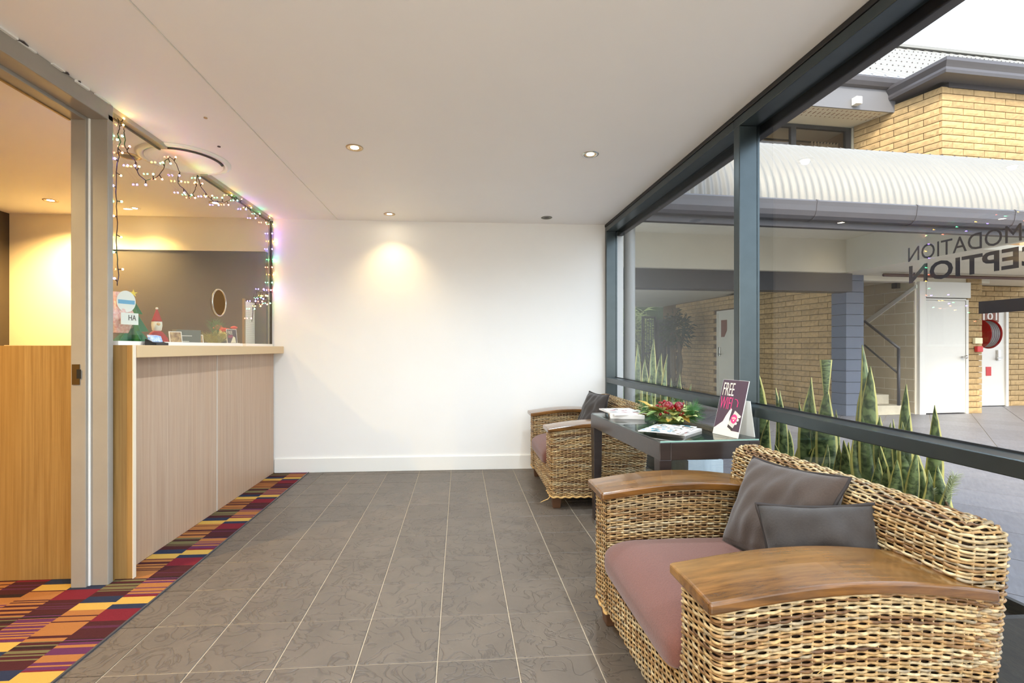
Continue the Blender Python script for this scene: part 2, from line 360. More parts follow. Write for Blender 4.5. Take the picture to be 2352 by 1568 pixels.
def carpet_material():
    m = bpy.data.materials.new('carpet'); m.use_nodes = True; t = m.node_tree; b = t.nodes['Principled BSDF']; L = t.links.new
    def math_(op, a, bv=None, c=None):
        n = N(t, 'ShaderNodeMath', operation=op)
        for i, v in enumerate((a, bv, c)):
            if v is None: continue
            if isinstance(v, (int, float)): n.inputs[i].default_value = v
            else: L(v, n.inputs[i])
        return n.outputs[0]
    tc = N(t, 'ShaderNodeTexCoord'); sp = N(t, 'ShaderNodeSeparateXYZ'); L(tc.outputs['Object'], sp.inputs[0])
    X, Y = sp.outputs[0], sp.outputs[1]
    ci = math_('FLOOR', math_('DIVIDE', math_('ADD', X, 1.43+1.6*4), 0.16))
    par = math_('MODULO', ci, 2.0)
    wn = N(t, 'ShaderNodeTexWhiteNoise', noise_dimensions='1D'); L(ci, wn.inputs['W'])
    yy = math_('FRACT', math_('ADD', math_('DIVIDE', Y, 0.52), math_('MULTIPLY', math_('FLOOR', math_('DIVIDE', ci, 2.0)), 0.37)))
    def ramp(stops):
        r = N(t, 'ShaderNodeValToRGB'); r.color_ramp.interpolation = 'CONSTANT'; el = r.color_ramp.elements
        el[0].position = 0; el[0].color = stops[0][1]; el[1].position = stops[1][0]; el[1].color = stops[1][1]
        for p, c in stops[2:]:
            e = el.new(p); e.color = c
        L(yy, r.inputs['Fac']); return r.outputs[0]
    YEL, NAV, MAR, OLV, ORG, RED, PUR, DRK = srgb(188, 152, 76), srgb(44, 50, 70), srgb(70, 36, 38), srgb(106, 98, 68), srgb(156, 104, 60), srgb(112, 36, 46), srgb(92, 48, 78), srgb(50, 36, 34)
    A = ramp([(0, ORG), (.34, YEL), (.46, NAV), (.57, MAR), (.66, OLV), (.80, DRK), (.84, OLV), (.9, ORG)])
    Bc = ramp([(0, MAR), (.16, RED), (.34, NAV), (.42, YEL), (.54, RED), (.58, ORG), (.86, DRK), (.92, MAR)])
    # thin stripes inside the orange / olive / maroon blocks
    wn2 = N(t, 'ShaderNodeTexWhiteNoise', noise_dimensions='2D'); cv = N(t, 'ShaderNodeCombineXYZ'); L(math_('FLOOR', math_('MULTIPLY', Y, 115.0)), cv.inputs[0]); L(ci, cv.inputs[1]); L(cv.outputs[0], wn2.inputs['Vector'])
    st = N(t, 'ShaderNodeValToRGB'); st.color_ramp.interpolation = 'CONSTANT'; se = st.color_ramp.elements; se[0].position = 0; se[0].color = (0, 0, 0, 1); se[1].position = .62; se[1].color = (1, 1, 1, 1); L(wn2.outputs['Value'], st.inputs['Fac'])
    def mask(lo, hi): return math_('MULTIPLY', math_('GREATER_THAN', yy, lo), math_('LESS_THAN', yy, hi))
    mA = math_('ADD', mask(-1, .34), mask(.66, 2)); mB = math_('ADD', mask(.54, .92), math_('MULTIPLY', mask(-1, .1), 0.5))
    sA = N(t, 'ShaderNodeMixRGB'); L(math_('MULTIPLY', mA, st.outputs[0]), sA.inputs['Fac']); L(A, sA.inputs['Color1']); sA.inputs['Color2'].default_value = MAR
    sB = N(t, 'ShaderNodeMixRGB'); L(math_('MULTIPLY', mB, st.outputs[0]), sB.inputs['Fac']); L(Bc, sB.inputs['Color1']); sB.inputs['Color2'].default_value = PUR
    mx = N(t, 'ShaderNodeMixRGB'); L(par, mx.inputs['Fac']); L(sA.outputs[0], mx.inputs['Color1']); L(sB.outputs[0], mx.inputs['Color2'])
    L(mx.outputs[0], b.inputs['Base Color']); b.inputs['Roughness'].default_value = 1.0; b.inputs['Specular IOR Level'].default_value = 0.1
    nz = N(t, 'ShaderNodeTexNoise'); nz.inputs['Scale'].default_value = 260; L(tc.outputs['Object'], nz.inputs['Vector'])
    bp = N(t, 'ShaderNodeBump'); bp.inputs['Strength'].default_value = 0.6; bp.inputs['Distance'].default_value = 0.006; L(nz.outputs['Fac'], bp.inputs['Height']); L(bp.outputs[0], b.inputs['Normal'])
    MATS['carpet'] = m
carpet_material()

def wicker_material():
    m = bpy.data.materials.new('wicker'); m.use_nodes = True; t = m.node_tree; b = t.nodes['Principled BSDF']; L = t.links.new
    at = N(t, 'ShaderNodeAttribute'); at.attribute_name = 'tint'
    cr = N(t, 'ShaderNodeValToRGB'); e = cr.color_ramp.elements; e[0].position = 0; e[0].color = srgb(112, 76, 42); e[1].position = 1; e[1].color = srgb(236, 214, 166)
    for p, c in ((.16, srgb(150, 108, 58)), (.4, srgb(192, 148, 86)), (.62, srgb(214, 176, 110)), (.8, srgb(176, 160, 130)), (.88, srgb(222, 190, 130))):
        x = e.new(p); x.color = c
    L(at.outputs['Fac'], cr.inputs['Fac'])
    tc = N(t, 'ShaderNodeTexCoord'); nz = N(t, 'ShaderNodeTexNoise'); nz.inputs['Scale'].default_value = 70; nz.inputs['Detail'].default_value = 4; L(tc.outputs['Object'], nz.inputs['Vector'])
    hv = N(t, 'ShaderNodeHueSaturation'); mr = N(t, 'ShaderNodeMapRange'); mr.inputs['From Min'].default_value = .3; mr.inputs['From Max'].default_value = .7; mr.inputs['To Min'].default_value = .40; mr.inputs['To Max'].default_value = .92; hv.inputs['Saturation'].default_value = .92
    L(nz.outputs['Fac'], mr.inputs['Value']); L(mr.outputs[0], hv.inputs['Value']); L(cr.outputs[0], hv.inputs['Color']); L(hv.outputs[0], b.inputs['Base Color'])
    b.inputs['Roughness'].default_value = .42; b.inputs['Specular IOR Level'].default_value = .4
    MATS['wicker'] = m
wicker_material()

def leaf_material():
    m = bpy.data.materials.new('snake_leaf'); m.use_nodes = True; t = m.node_tree; b = t.nodes['Principled BSDF']; L = t.links.new
    uv = N(t, 'ShaderNodeUVMap'); uv.uv_map = 'UVMap'; sp = N(t, 'ShaderNodeSeparateXYZ'); L(uv.outputs[0], sp.inputs[0])
    s = N(t, 'ShaderNodeMath', operation='SUBTRACT'); s.inputs[1].default_value = .5; L(sp.outputs[0], s.inputs[0]); a = N(t, 'ShaderNodeMath', operation='ABSOLUTE'); L(s.outputs[0], a.inputs[0])
    edge = N(t, 'ShaderNodeMapRange'); edge.inputs['From Min'].default_value = .37; edge.inputs['From Max'].default_value = .42; L(a.outputs[0], edge.inputs['Value'])
    oi = N(t, 'ShaderNodeObjectInfo'); mp = N(t, 'ShaderNodeVectorMath', operation='MULTIPLY'); mp.inputs[1].default_value = (2.2, 26, 1); L(uv.outputs[0], mp.inputs[0])
    ad = N(t, 'ShaderNodeVectorMath', operation='ADD'); mu = N(t, 'ShaderNodeMath', operation='MULTIPLY'); mu.inputs[1].default_value = 43; L(oi.outputs['Random'], mu.inputs[0]); L(mu.outputs[0], ad.inputs[1]); L(mp.outputs[0], ad.inputs[0])
    nz = N(t, 'ShaderNodeTexNoise'); nz.inputs['Scale'].default_value = 1.0; nz.inputs['Detail'].default_value = 4; nz.inputs['Distortion'].default_value = .6; L(ad.outputs[0], nz.inputs['Vector'])
    cr = N(t, 'ShaderNodeValToRGB'); e = cr.color_ramp.elements; e[0].position = .38; e[0].color = srgb(44, 66, 34); e[1].position = .62; e[1].color = srgb(128, 146, 92); L(nz.outputs['Fac'], cr.inputs['Fac'])
    mx = N(t, 'ShaderNodeMixRGB'); mx.inputs['Color2'].default_value = srgb(214, 204, 116); L(edge.outputs[0], mx.inputs['Fac']); L(cr.outputs[0], mx.inputs['Color1']); L(mx.outputs[0], b.inputs['Base Color'])
    b.inputs['Roughness'].default_value = .38
    MATS['snake_leaf'] = m
leaf_material()

def print_material(name, cols, scale=40, base=srgb(236, 233, 228)):
    m = bpy.data.materials.new(name); m.use_nodes = True; t = m.node_tree; b = t.nodes['Principled BSDF']; L = t.links.new
    tc = N(t, 'ShaderNodeTexCoord'); vo = N(t, 'ShaderNodeTexVoronoi', distance='CHEBYCHEV'); vo.inputs['Scale'].default_value = scale; L(tc.outputs['Object'], vo.inputs['Vector'])
    sp = N(t, 'ShaderNodeSeparateColor'); L(vo.outputs['Color'], sp.inputs[0])
    cr = N(t, 'ShaderNodeValToRGB'); cr.color_ramp.interpolation = 'CONSTANT'; e = cr.color_ramp.elements; e[0].color = base; e[0].position = 0; e[1].position = .45; e[1].color = cols[0]
    for i, c in enumerate(cols[1:]):
        x = e.new(.45+.55*(i+1)/len(cols)); x.color = c
    L(sp.outputs[0], cr.inputs['Fac']); L(cr.outputs[0], b.inputs['Base Color']); b.inputs['Roughness'].default_value = .3
    MATS[name] = m
print_material('print_cover', [srgb(230, 228, 224), srgb(180, 120, 120), srgb(214, 206, 190), srgb(150, 140, 136), srgb(225, 222, 218)], 30)
print_material('print_photo', [srgb(232, 236, 238), srgb(60, 140, 170), srgb(120, 90, 60), srgb(235, 235, 230), srgb(90, 100, 90)], 46)
print_material('print_lines', [srgb(240, 240, 238), srgb(90, 90, 90), srgb(240, 240, 240), srgb(150, 150, 150)], 110)

# ------------------------------------------------------------------ the room shell
CEIL = 2.40; YB = 4.60; XW = 1.435; XG = 1.53
fl = struct(MB().box(-1.43, 1.56, -2.6, YB, -0.12, -0.003).obj('floor', 'grout'), 'brown-grey slate tiled lobby floor with pale grout joints')
tiles = []
for k in range(4):
    mb = MB(); mb.box(-.1478, .1478, -.1478, .1478, -.02, 0)
    bm = bmesh.new(); me = mb.mesh('floor_tile', 'slate_tile'); bm.from_mesh(me); bmesh.ops.recalc_face_normals(bm, faces=bm.faces)
    ed = [e for e in bm.edges if all(v.co.z > -.001 for v in e.verts)]; bmesh.ops.bevel(bm, geom=ed, offset=.0022, segments=1, affect='EDGES'); bm.to_mesh(me); bm.free(); tiles.append(me)
U0, V0 = -1.2845, 4.193
def tile_piece(x0, x1, y0, y1):
    full = (x1-x0) > .29 and (y1-y0) > .29
    if full:
        o = link('floor_tile', random.choice(tiles), fl); o.location = ((x0+x1)/2, (y0+y1)/2, 0); o.rotation_euler.z = random.choice([0, math.pi])
    else:
        cx, cy = (x0+x1)/2, (y0+y1)/2
        o = MB().box(x0+.0022-cx, x1-.0022-cx, y0+.0022-cy, y1-.0022-cy, -.02, 0).obj('floor_tile', 'slate_tile', fl); o.location = (cx, cy, 0)
for i in range(-1, 10):
    x0 = max(U0+i*.3, -1.428); x1 = min(U0+(i+1)*.3, XW+.01)
    if x1-x0 < .02: continue
    for j in range(-2, 14):
        y1 = min(V0-(j)*.3+.0, YB-.002); y0 = V0-(j+1)*.3
        if y1-y0 < .02: continue
        tile_piece(x0, x1, y0, y1)
# far-behind tiles stay out of view
cp = MB().box(-4.1, -1.43, -2.6, YB, -.12, .004).obj('carpet', 'carpet'); tag(cp, 'multicoloured striped block-pattern carpet running along reception counter', 'carpet'); cp['kind'] = 'structure'
struct(MB().box(-1.434, -1.425, -2.6, YB, -.01, .0065).obj('trim_1', 'rail_dark'), 'thin dark edging between carpet and slate tiles')
struct(MB().box(-4.2, 1.62, YB, YB+.12, 0, 2.6).obj('wall_back', 'wall_paint'), 'plain white back wall of the lobby')
struct(MB().box(-1.745, XW, YB-.016, YB, 0, .135).obj('baseboard_back', 'white_gloss', bevel=.004), 'white skirting board along the back wall')
struct(MB().box(-4.2, -1.80, YB-.02, YB, 0, CEIL).obj('wall_office_back', 'office_paint'), 'cream back wall of the office behind the counter')
struct(MB().box(-4.2, -4.08, -2.6, YB, 0, CEIL).obj('wall_office_left', 'dark_wall'), 'dark brown side wall of the office')
struct(MB().box(-4.2, -1.80, -.2, -.1, 0, CEIL).obj('wall_office_near', 'office_paint'))
struct(MB().box(-1.90, -1.75, -2.6, .62, 0, CEIL).obj('wall_left', 'wall_paint'))
# ceiling in two boards either side of the shadow line
struct(MB().box(-4.2, 1.60, -2.6, YB+.12, 2.62, 4.6).obj('upper_shade_mass', 'ext_cream'), 'unseen upper mass added over the reception building to shade the paving')  # added block out of view, its shadow darkens the near paving
ce = struct(MB().box(-4.2, -1.161, -2.6, YB+.12, CEIL, CEIL+.2).box(-1.153, 1.62, -2.6, YB+.12, CEIL, CEIL+.2).box(-1.161, -1.153, -2.6, YB+.12, CEIL+.006, CEIL+.2).obj('ceiling', 'ceiling_paint'), 'flat off-white plasterboard ceiling')
struct(MB().box(-1.1615, -1.1585, -2.6, YB, CEIL-.002, CEIL+.004).obj('trim_2', 'white_gloss'), 'pale metal strip along the ceiling joint')
for px, py in ((472, 270), (503, 336)):
    p = onz(px, py, CEIL); MB().lathe([(.009, -.001), (.009, .003)], 12, (p.x, p.y, CEIL-.003)).obj('screw_cap', 'sign_dark' if px > 480 else 'ring_warm', ce)
# cream feature wall behind the desk
struct(MB().box(-3.30, -1.80, YB-.07, YB-.02, 0, 2.075).obj('wall_panel', 'dark_wall'), 'dark olive-brown panel on the office back wall')
struct(MB().box(-3.32, -1.80, YB-.085, YB-.02, 2.075, 2.105).obj('trim_3', 'office_paint'), 'cream capping ledge on top of the dark office panel')

# ---- office door opening: jamb and header
dj = thing('door_1', 'pale grey painted door frame at the office opening', 'door', (-1.8, 2.5, 0)); dj['kind'] = 'structure'
MB().box(-1.835, -1.745, 2.475, 2.512, 0, 2.345).obj('jamb', 'jamb_paint', dj, bevel=.004)
MB().box(-1.905, -1.835, 2.455, 2.512, 0, 2.33).obj('jamb', 'jamb_paint', dj, bevel=.003)
MB().lathe([(.006, 0), (.006, 2.33)], 10, (-1.832, 2.474, 0)).obj('door_seal', 'white_gloss', dj)
MB().box(-1.835, -1.745, .62, 2.512, 2.315, CEIL-.001).obj('header', 'jamb_paint', dj, bevel=.004)
MB().box(-1.905, -1.835, .62, 2.455, 2.30, CEIL-.001).obj('header', 'jamb_paint', dj, bevel=.003)
MB().box(-1.915, -1.905, .62, 2.455, 2.295, 2.33).obj('header_lip', 'veneer_gold', dj)
sp_ = MB().box(-1.897, -1.862, 2.4515, 2.455, 1.0, 1.10).obj('strike_plate', 'brass_dark', dj)
MB().box(-1.874, -1.855, 2.450, 2.4515, 1.03, 1.075).obj('latch_slot', 'black_slot', sp_)
# torn sealant along the header
cau = MB()
for k in range(14):
    y = .7+k*.13+random.uniform(-.03, .03); l = random.uniform(.05, .16); cau.box(-1.745, -1.738+random.uniform(0, .006), y, y+l, CEIL-.006-random.uniform(0, .006), CEIL-.0012)
cau.obj('sealant', 'white_gloss', dj)
cau2 = MB()
for y, l in ((1.98, .05), (2.2, .03), (2.27, .025)): cau2.prism([(-1.744, y, CEIL-.004), (-1.727, y+l*.4, CEIL-.002), (-1.735, y+l, CEIL-.002)], (0, 0, -.004))
cau2.obj('torn_gap', 'sign_dark', dj)

# ---- counter
ct = thing('reception_counter', 'timber veneer reception counter front with pale joint strip', 'counter', (-1.8, 3.57, 0))
MB().box(-1.785, -1.75, 2.549, 3.535, 0.006, 1.128).obj('front_panel', 'veneer_pale', ct)
MB().box(-1.785, -1.75, 3.545, YB-.02, 0.006, 1.128).obj('front_panel', 'veneer_pale', ct)
MB().box(-1.785, -1.747, 3.535, 3.545, 0.006, 1.128).obj('joint_strip', 'gap_line', ct)
MB().box(-1.765, -1.664, 2.528, 2.548, 0.006, 1.195).obj('end_panel', 'veneer_gold', ct)
MB().box(-1.664, -1.660, 2.527, 2.549, 0.006, 1.1955).obj('edge_strip', 'laminate_edge', ct)
wt = MB().prism([(-1.655, 2.552, 1.130), (-1.655, YB-.022, 1.130), (-2.35, YB-.022, 1.130), (-2.35, 2.606, 1.130), (-1.90, 2.606, 1.130), (-1.90, 2.552, 1.130)], (0, 0, .065)).obj('worktop', 'laminate', bevel=.003); tag(wt, 'beige laminate worktop on the reception counter', 'worktop')
rc = thing('return_cabinet', 'golden oak panelled cabinet end seen through the office doorway', 'cabinet', (-3, 2.56, 0))
MB().box(-4.07, -1.91, 2.548, 2.60, .006, 1.192).obj('side_panel', 'veneer_gold', rc)
MB().box(-1.96, -1.91, 2.548, 2.60, 1.192, 1.205).obj('end_block', 'veneer_gold', rc)
# ---- reception glass with speak hole, track and base
gs = thing('glass_screen', 'clear reception glass screen with round speak hole and ceiling track', 'glass screen', (-1.775, 3.57, 1.195))
YH, ZH, RH = 3.625, 1.515, .098
y0, y1, z0, z1 = 2.53, YB-.024, 1.217, 2.366
hole = [(YH+RH*math.cos(2*math.pi*k/40), ZH+RH*math.sin(2*math.pi*k/40)) for k in range(40)]
def outer(k):
    a = 2*math.pi*k/40; c, s_ = math.cos(a), math.sin(a); t = 1e9
    if abs(c) > 1e-6: t = min(t, ((y1-YH) if c > 0 else (y0-YH))/c)
    if abs(s_) > 1e-6: t = min(t, ((z1-ZH) if s_ > 0 else (z0-ZH))/s_)
    return (YH+c*t, ZH+s_*t)
gl = MB()
ou = [outer(k) for k in range(40)]
for xx in (-1.780, -1.770):
    gl.v += [(xx, a, b) for a, b in hole]+[(xx, a, b) for a, b in ou]+[(xx, y1, z1), (xx, y0, z1), (xx, y0, z0), (xx, y1, z0)]
for off in (0, 84):
    for k in range(40):
        k2 = (k+1) % 40; f = [off+k, off+k2, off+40+k2, off+40+k]
        a, b = ou[k], ou[k2]
        if abs(a[0]-b[0]) > 1e-6 and abs(a[1]-b[1]) > 1e-6:
            cy = y1 if max(a[0], b[0]) > y1-1e-6 else y0; cz = z1 if max(a[1], b[1]) > z1-1e-6 else z0
            ci = {(y1, z1): 80, (y0, z1): 81, (y0, z0): 82, (y1, z0): 83}[(cy, cz)]; f = [off+k, off+k2, off+40+k2, off+ci, off+40+k]
        gl.f.append(tuple(f))
gl.obj('pane', 'screen_glass', gs)
MB().tube([(-1.775, a, b) for a, b in hole], .0055, 8, closed=True).obj('hole_rim', 'chrome', gs, smooth=True)
MB().box(-1.795, -1.755, 2.56, 3.96, 1.1955, 1.217).obj('base_rail', 'white_gloss', gs)
MB().box(-1.795, -1.755, 4.02, YB-.024, 1.1955, 1.217).obj('base_rail', 'white_gloss', gs)
for a, b in ((2.515, 2.965), (3.415, YB-.022)):
    MB().box(-1.800, -1.752, a, b, 2.374, CEIL-.001).obj('ceiling_track', 'track_alu', gs)
    MB().box(-1.800, -1.790, a, b, 2.366, 2.374).obj('track_gasket', 'track_dark', gs)
MB().box(-1.785, -1.765, YB-.024, YB-.016, 1.217, 2.374).obj('side_channel', 'track_dark', gs)
# ---- round ceiling dish straddling the screen
cd = thing('ceiling_dish', 'round white recessed ceiling dish above the glass screen', 'ceiling light', (-1.775, 3.19, CEIL))
MB().lathe([(.262, -.001), (.262, -.006), (.24, -.014), (.222, -.012), (.218, -.001)], 48, (-1.775, 3.19, CEIL), cap=False).obj('rim', 'white_gloss', cd, smooth=True)
MB().lathe([(.218, -.012), (.205, -.0085), (.12, -.0045), (.001, -.003)], 48, (-1.775, 3.19, CEIL), cap=False).obj('dish', 'ceiling_paint', cd, smooth=True)
cr_ = [(-1.775+.212*math.cos(a), 3.19+.212*math.sin(a)) for a in np.linspace(math.radians(-95), math.radians(15), 30)]
MB().tube([(a, b, CEIL-.012) for a, b in cr_], .009, 6).obj('dark_crescent', 'track_dark', cd)  # dark crescent following part of the dish's inner edge

# ------------------------------------------------------------------ window wall
w1 = thing('window_1', 'dark metal framed glazed wall beside the far armchair', 'window', (1.49, 3.5, 0)); w1['kind'] = 'structure'
w2 = thing('window_2', 'dark metal framed glazed wall beside the near armchair', 'window', (1.49, 0.5, 0)); w2['kind'] = 'structure'
FX0, FX1 = XW, 1.545
def fr(x0, x1, a, b, c, d, name, par, m='frame_metal', bev=.003): return MB().box(x0, x1, a, b, c, d).obj(name, m, par, bevel=bev)
for par, a, b in ((w1, 2.393, YB-.001), (w2, -2.6, 2.393)):
    fr(FX0, FX1, a, b, 2.325, 2.372, 'head_rail', par)
    fr(FX0-.004, FX1, a, b, 2.374, CEIL-.001, 'head_channel', par, 'frame_black')
    fr(FX0, FX1, a, b, .0, .045, 'bottom_rail', par)
fr(FX0, FX1, 4.555, YB-.001, .045, 2.325, 'side_stile', w1)
fr(FX0, FX1, 2.393, 4.555, .843, .892, 'mid_rail', w1)
fr(FX0, FX1, 2.342, 2.393, .045, 2.325, 'mullion', w2)
fr(FX0, FX1, 0.30, 0.35, .045, 2.325, 'mullion', w2)
fr(FX0, FX1, .35, 2.342, .843, .892, 'mid_rail', w2); fr(FX0, FX1, -2.6, .30, .843, .892, 'mid_rail', w2)
MB().box(1.47, 1.50, 2.315, 2.342, .795, .83).obj('rail_bracket', 'frame_metal', w2, bevel=.003)
for par, a, b in ((w1, 2.393, 4.555), (w2, .35, 2.342), (w2, -2.6, .30)):
    for c, d in ((.045, .843), (.892, 2.325)):
        MB().box(XG-.003, XG+.003, a, b, c, d).obj('pane', 'window_glass', par)
        MB().box(XG-.008, XG-.003, a, b, c, c+.006).obj('glazing_bead', 'frame_black', par)
struct(MB().box(1.56, 1.615, -2.7, 4.9, 2.29, 2.62).obj('trim_4', 'beam_dark', bevel=.006), 'dark brown eaves board outside above the glazing')
# unseen rear end, open frames added so daylight fills the lobby
w3 = thing('daylight_opening', 'unseen open-framed lobby end added behind the viewpoint to admit daylight', 'window', (0, -2.6, 0)); w3['kind'] = 'structure'
for a, b in ((-1.74, -1.69), (-.5, -.45), (.6, .65), (1.38, 1.43)): fr(a, b, -2.62, -2.56, 0, CEIL-.001, 'stile', w3)
fr(-1.74, 1.43, -2.62, -2.56, 0, .05, 'bottom_rail', w3); fr(-1.74, 1.43, -2.62, -2.56, 2.3, CEIL-.001, 'head_rail', w3)

# ------------------------------------------------------------------ vinyl lettering on the glass (reads from outside)
vin = thing('window_lettering', 'dark mirrored ACCOMMODATION RECEPTION lettering on the window glass', 'lettering', (XG+.004, 1.3, 1.4))
def vinyl(txt, yend, zb, w, h, bold):
    me = textmesh(txt, w, h, 'vinyl', 'lettering_word', bold)
    o = link('lettering_word', me, vin); o.matrix_basis = frame_mat((XG+.0035, yend-w, zb), (0, 1, 0), (0, 0, 1))
vinyl('ACCOMMODATION', 1.521, 1.474, .56, .049, .0)
vinyl('RECEPTION', 1.518, 1.400, .49, .060, .022)
MB().box(XG+.0035, XG+.0041, 1.0, 1.300, 1.281, 1.317).obj('lettering_bar', 'vinyl', vin)

# ------------------------------------------------------------------ downlights
def downlight(x, y, label, ring='chrome', on=True, energy=30, col=(1, .80, .55), r=.052, grp=None, size=100, shell=True):
    t = thing('downlight', label, 'downlight', (x, y, CEIL), 0, grp)
    MB().lathe([(r*.70, -.0005), (r*.74, -.004), (r*.97, -.004), (r, -.0005)], 28, (x, y, CEIL), cap=False).obj('trim_ring', ring, t, smooth=True)
    MB().lathe([(r*.70, -.003), (r*.62, -.0012), (r*.45, -.0008)], 24, (x, y, CEIL), cap=False).obj('reflector', 'ring_warm' if on else 'ring_grey', t, smooth=True)
    MB().lathe([(.0005, -.0018), (r*.45, -.0014)], 20, (x, y, CEIL), cap=False).obj('bulb', emitmat('lamp_glow', (1, .86, .62), 45) if on else MATS['sign_dark'], t)
    if on:
        ld = bpy.data.lights.new('downlight_lamp', 'SPOT'); lo = bpy.data.objects.new('lamp', ld); COL.objects.link(lo); lo.parent = t; lo.location = (0, 0, -.008)
        ld.energy = energy; ld.color = col; ld.spot_size = math.radians(size); ld.spot_blend = .85; ld.shadow_soft_size = .018
    return t
LOB = (.76, .89, 1.0); OFF = (1, .66, .26)
downlight(-.64, 2.93, 'lit round downlight in the ceiling centre, nearer the counter', 'ring_warm', energy=28, col=LOB, size=165, grp='lobby downlights')
downlight(.82, 2.93, 'lit round downlight in the ceiling above the glass-topped table', 'chrome', energy=28, col=LOB, size=165, grp='lobby downlights')
downlight(-.64, 4.36, 'lit round downlight close to the white back wall', 'ring_warm', energy=10, col=(1, .74, .38), grp='lobby downlights', size=110)
downlight(.81, 4.38, 'unlit grey downlight near the back wall and window', 'ring_grey', on=False, grp='lobby downlights')
downlight(.82, 1.5, 'lit downlight above the near wicker armchair', 'chrome', energy=28, col=LOB, size=165, grp='lobby downlights')
downlight(-.64, 1.5, 'lit downlight overhead near the viewpoint', 'chrome', energy=28, col=LOB, size=165, grp='lobby downlights')
downlight(.82, 0.0, 'unseen downlight added behind the viewpoint by the window for fill', 'chrome', energy=28, col=LOB, size=165, grp='lobby downlights')  # added lamp out of view, brightens the room from behind
downlight(-.64, 0.0, 'unseen downlight added behind the viewpoint by the office for fill', 'chrome', energy=28, col=LOB, size=165, grp='lobby downlights')  # second added lamp, also there to lift the room's light
downlight(-3.376, 4.148, 'lit office downlight seen through the doorway', 'ring_warm', energy=150, col=OFF, grp='office downlights', size=150)
downlight(-2.83, 4.331, 'small lit office downlight beyond the door post', 'white_gloss', energy=20, col=OFF, r=.04, grp='office downlights', size=120)
downlight(-2.052, 4.128, 'lit office downlight behind the glass near the fairy lights', 'ring_warm', energy=14, col=OFF, grp='office downlights')
downlight(-2.096, 3.155, 'dim bronze office downlight beside the ceiling dish', 'ring_warm', on=False, r=.066, grp='office downlights')
downlight(-2.9, 1.4, 'unseen office downlight added to brighten the office ceiling', 'ring_warm', energy=115, col=OFF, grp='office downlights', size=168)  # added lamp, not in view, raises the office light

# ------------------------------------------------------------------ fairy lights
fy = thing('fairy_lights', 'string of multicoloured fairy lights around the reception glass', 'fairy lights', (-1.76, 3.5, CEIL))
XF = -1.7555
def c3(pts): return [(220+a/5.113, 240+b/5.113) for a, b in pts]
def c1(pts): return [(a/2.413, 200+b/2.413) for a, b in pts]
main = c3([(250,165),(300,205),(330,265),(333,330),(345,420),(335,480),(375,560),(430,620),(485,690),(465,740),(515,830),(585,885),(650,880),(715,855),(800,760),(815,660),(865,615),(900,635),(950,700),(985,800),(965,840),(968,930),(1000,960),(1045,1000),(1090,1060),(1095,1100),(1160,1020),(1180,950),(1190,830),(1215,900),(1225,950),(1270,1010),(1330,1090),(1370,1130),(1430,1138),(1510,1145),(1600,1105),(1645,1075),(1700,1145),(1790,1210),(1830,1265),(1890,1310),(1990,1345),(2060,1375),(2112,1392)])
down = c1([(1531,745),(1528,800),(1520,860),(1528,930),(1518,975),(1530,1015),(1516,1030),(1524,1062),(1520,1095),(1528,1145),(1480,1140),(1450,1135),(1432,1165),(1460,1170),(1495,1180),(1440,1195),(1402,1210),(1400,1245),(1396,1300)])
side = c1([(655,175),(664,235),(652,262),(668,300),(652,340),(662,388),(648,420),(645,500),(644,580),(646,660),(650,750),(645,850),(650,950),(658,1040),(650,1100)])
bulbcol = {'red': (1, .16, .08), 'amber': (1, .48, .06), 'green': (.1, 1, .30), 'blue': (.16, .10, 1)}
bm_ = {k: MB().ball((0, 0, 0), .0050, 10, 6).mesh('bulb_'+k, emitmat('bulb_'+k, c, {'red': 40, 'amber': 46, 'green': 40, 'blue': 80}[k]), True) for k, c in bulbcol.items()}
order = ['amber', 'green', 'red', 'blue', 'amber', 'blue', 'green', 'red']; bi = 0
for path in (main, down, side):
    p3 = [onx(a, b, XF+random.uniform(-.004, .006)) for a, b in path]
    for p in p3: p.y = min(p.y, YB-.03); p.z = min(p.z, CEIL-.03)
    fine = []
    for i in range(len(p3)-1):
        for k in range(3): fine.append(p3[i].lerp(p3[i+1], k/3)+Vector((0, random.uniform(-.003, .003), random.uniform(-.003, .003))))
    fine.append(p3[-1])
    MB().tube(fine, .0022, 6).obj('wire', 'wire_dark', fy, smooth=True)
    acc = 0.04
    for i in range(1, len(fine)):
        acc += (fine[i]-fine[i-1]).length
        if acc > .066:
            acc = 0; t_ = (fine[i]-fine[i-1]).normalized(); side_ = Vector((0, t_.z, -t_.y))*(1 if bi % 2 else -1)
            e = fine[i]+side_*.028+Vector((.004, 0, 0)); e.y = min(e.y, YB-.025); e.z = min(e.z, CEIL-.012)
            st_ = MB().tube([fine[i], fine[i].lerp(e, .8)], .0026, 6).obj('bulb_stem', 'wire_dark', fy)
            o = link('bulb', bm_[order[bi % 8]], fy); o.location = e; bi += 1

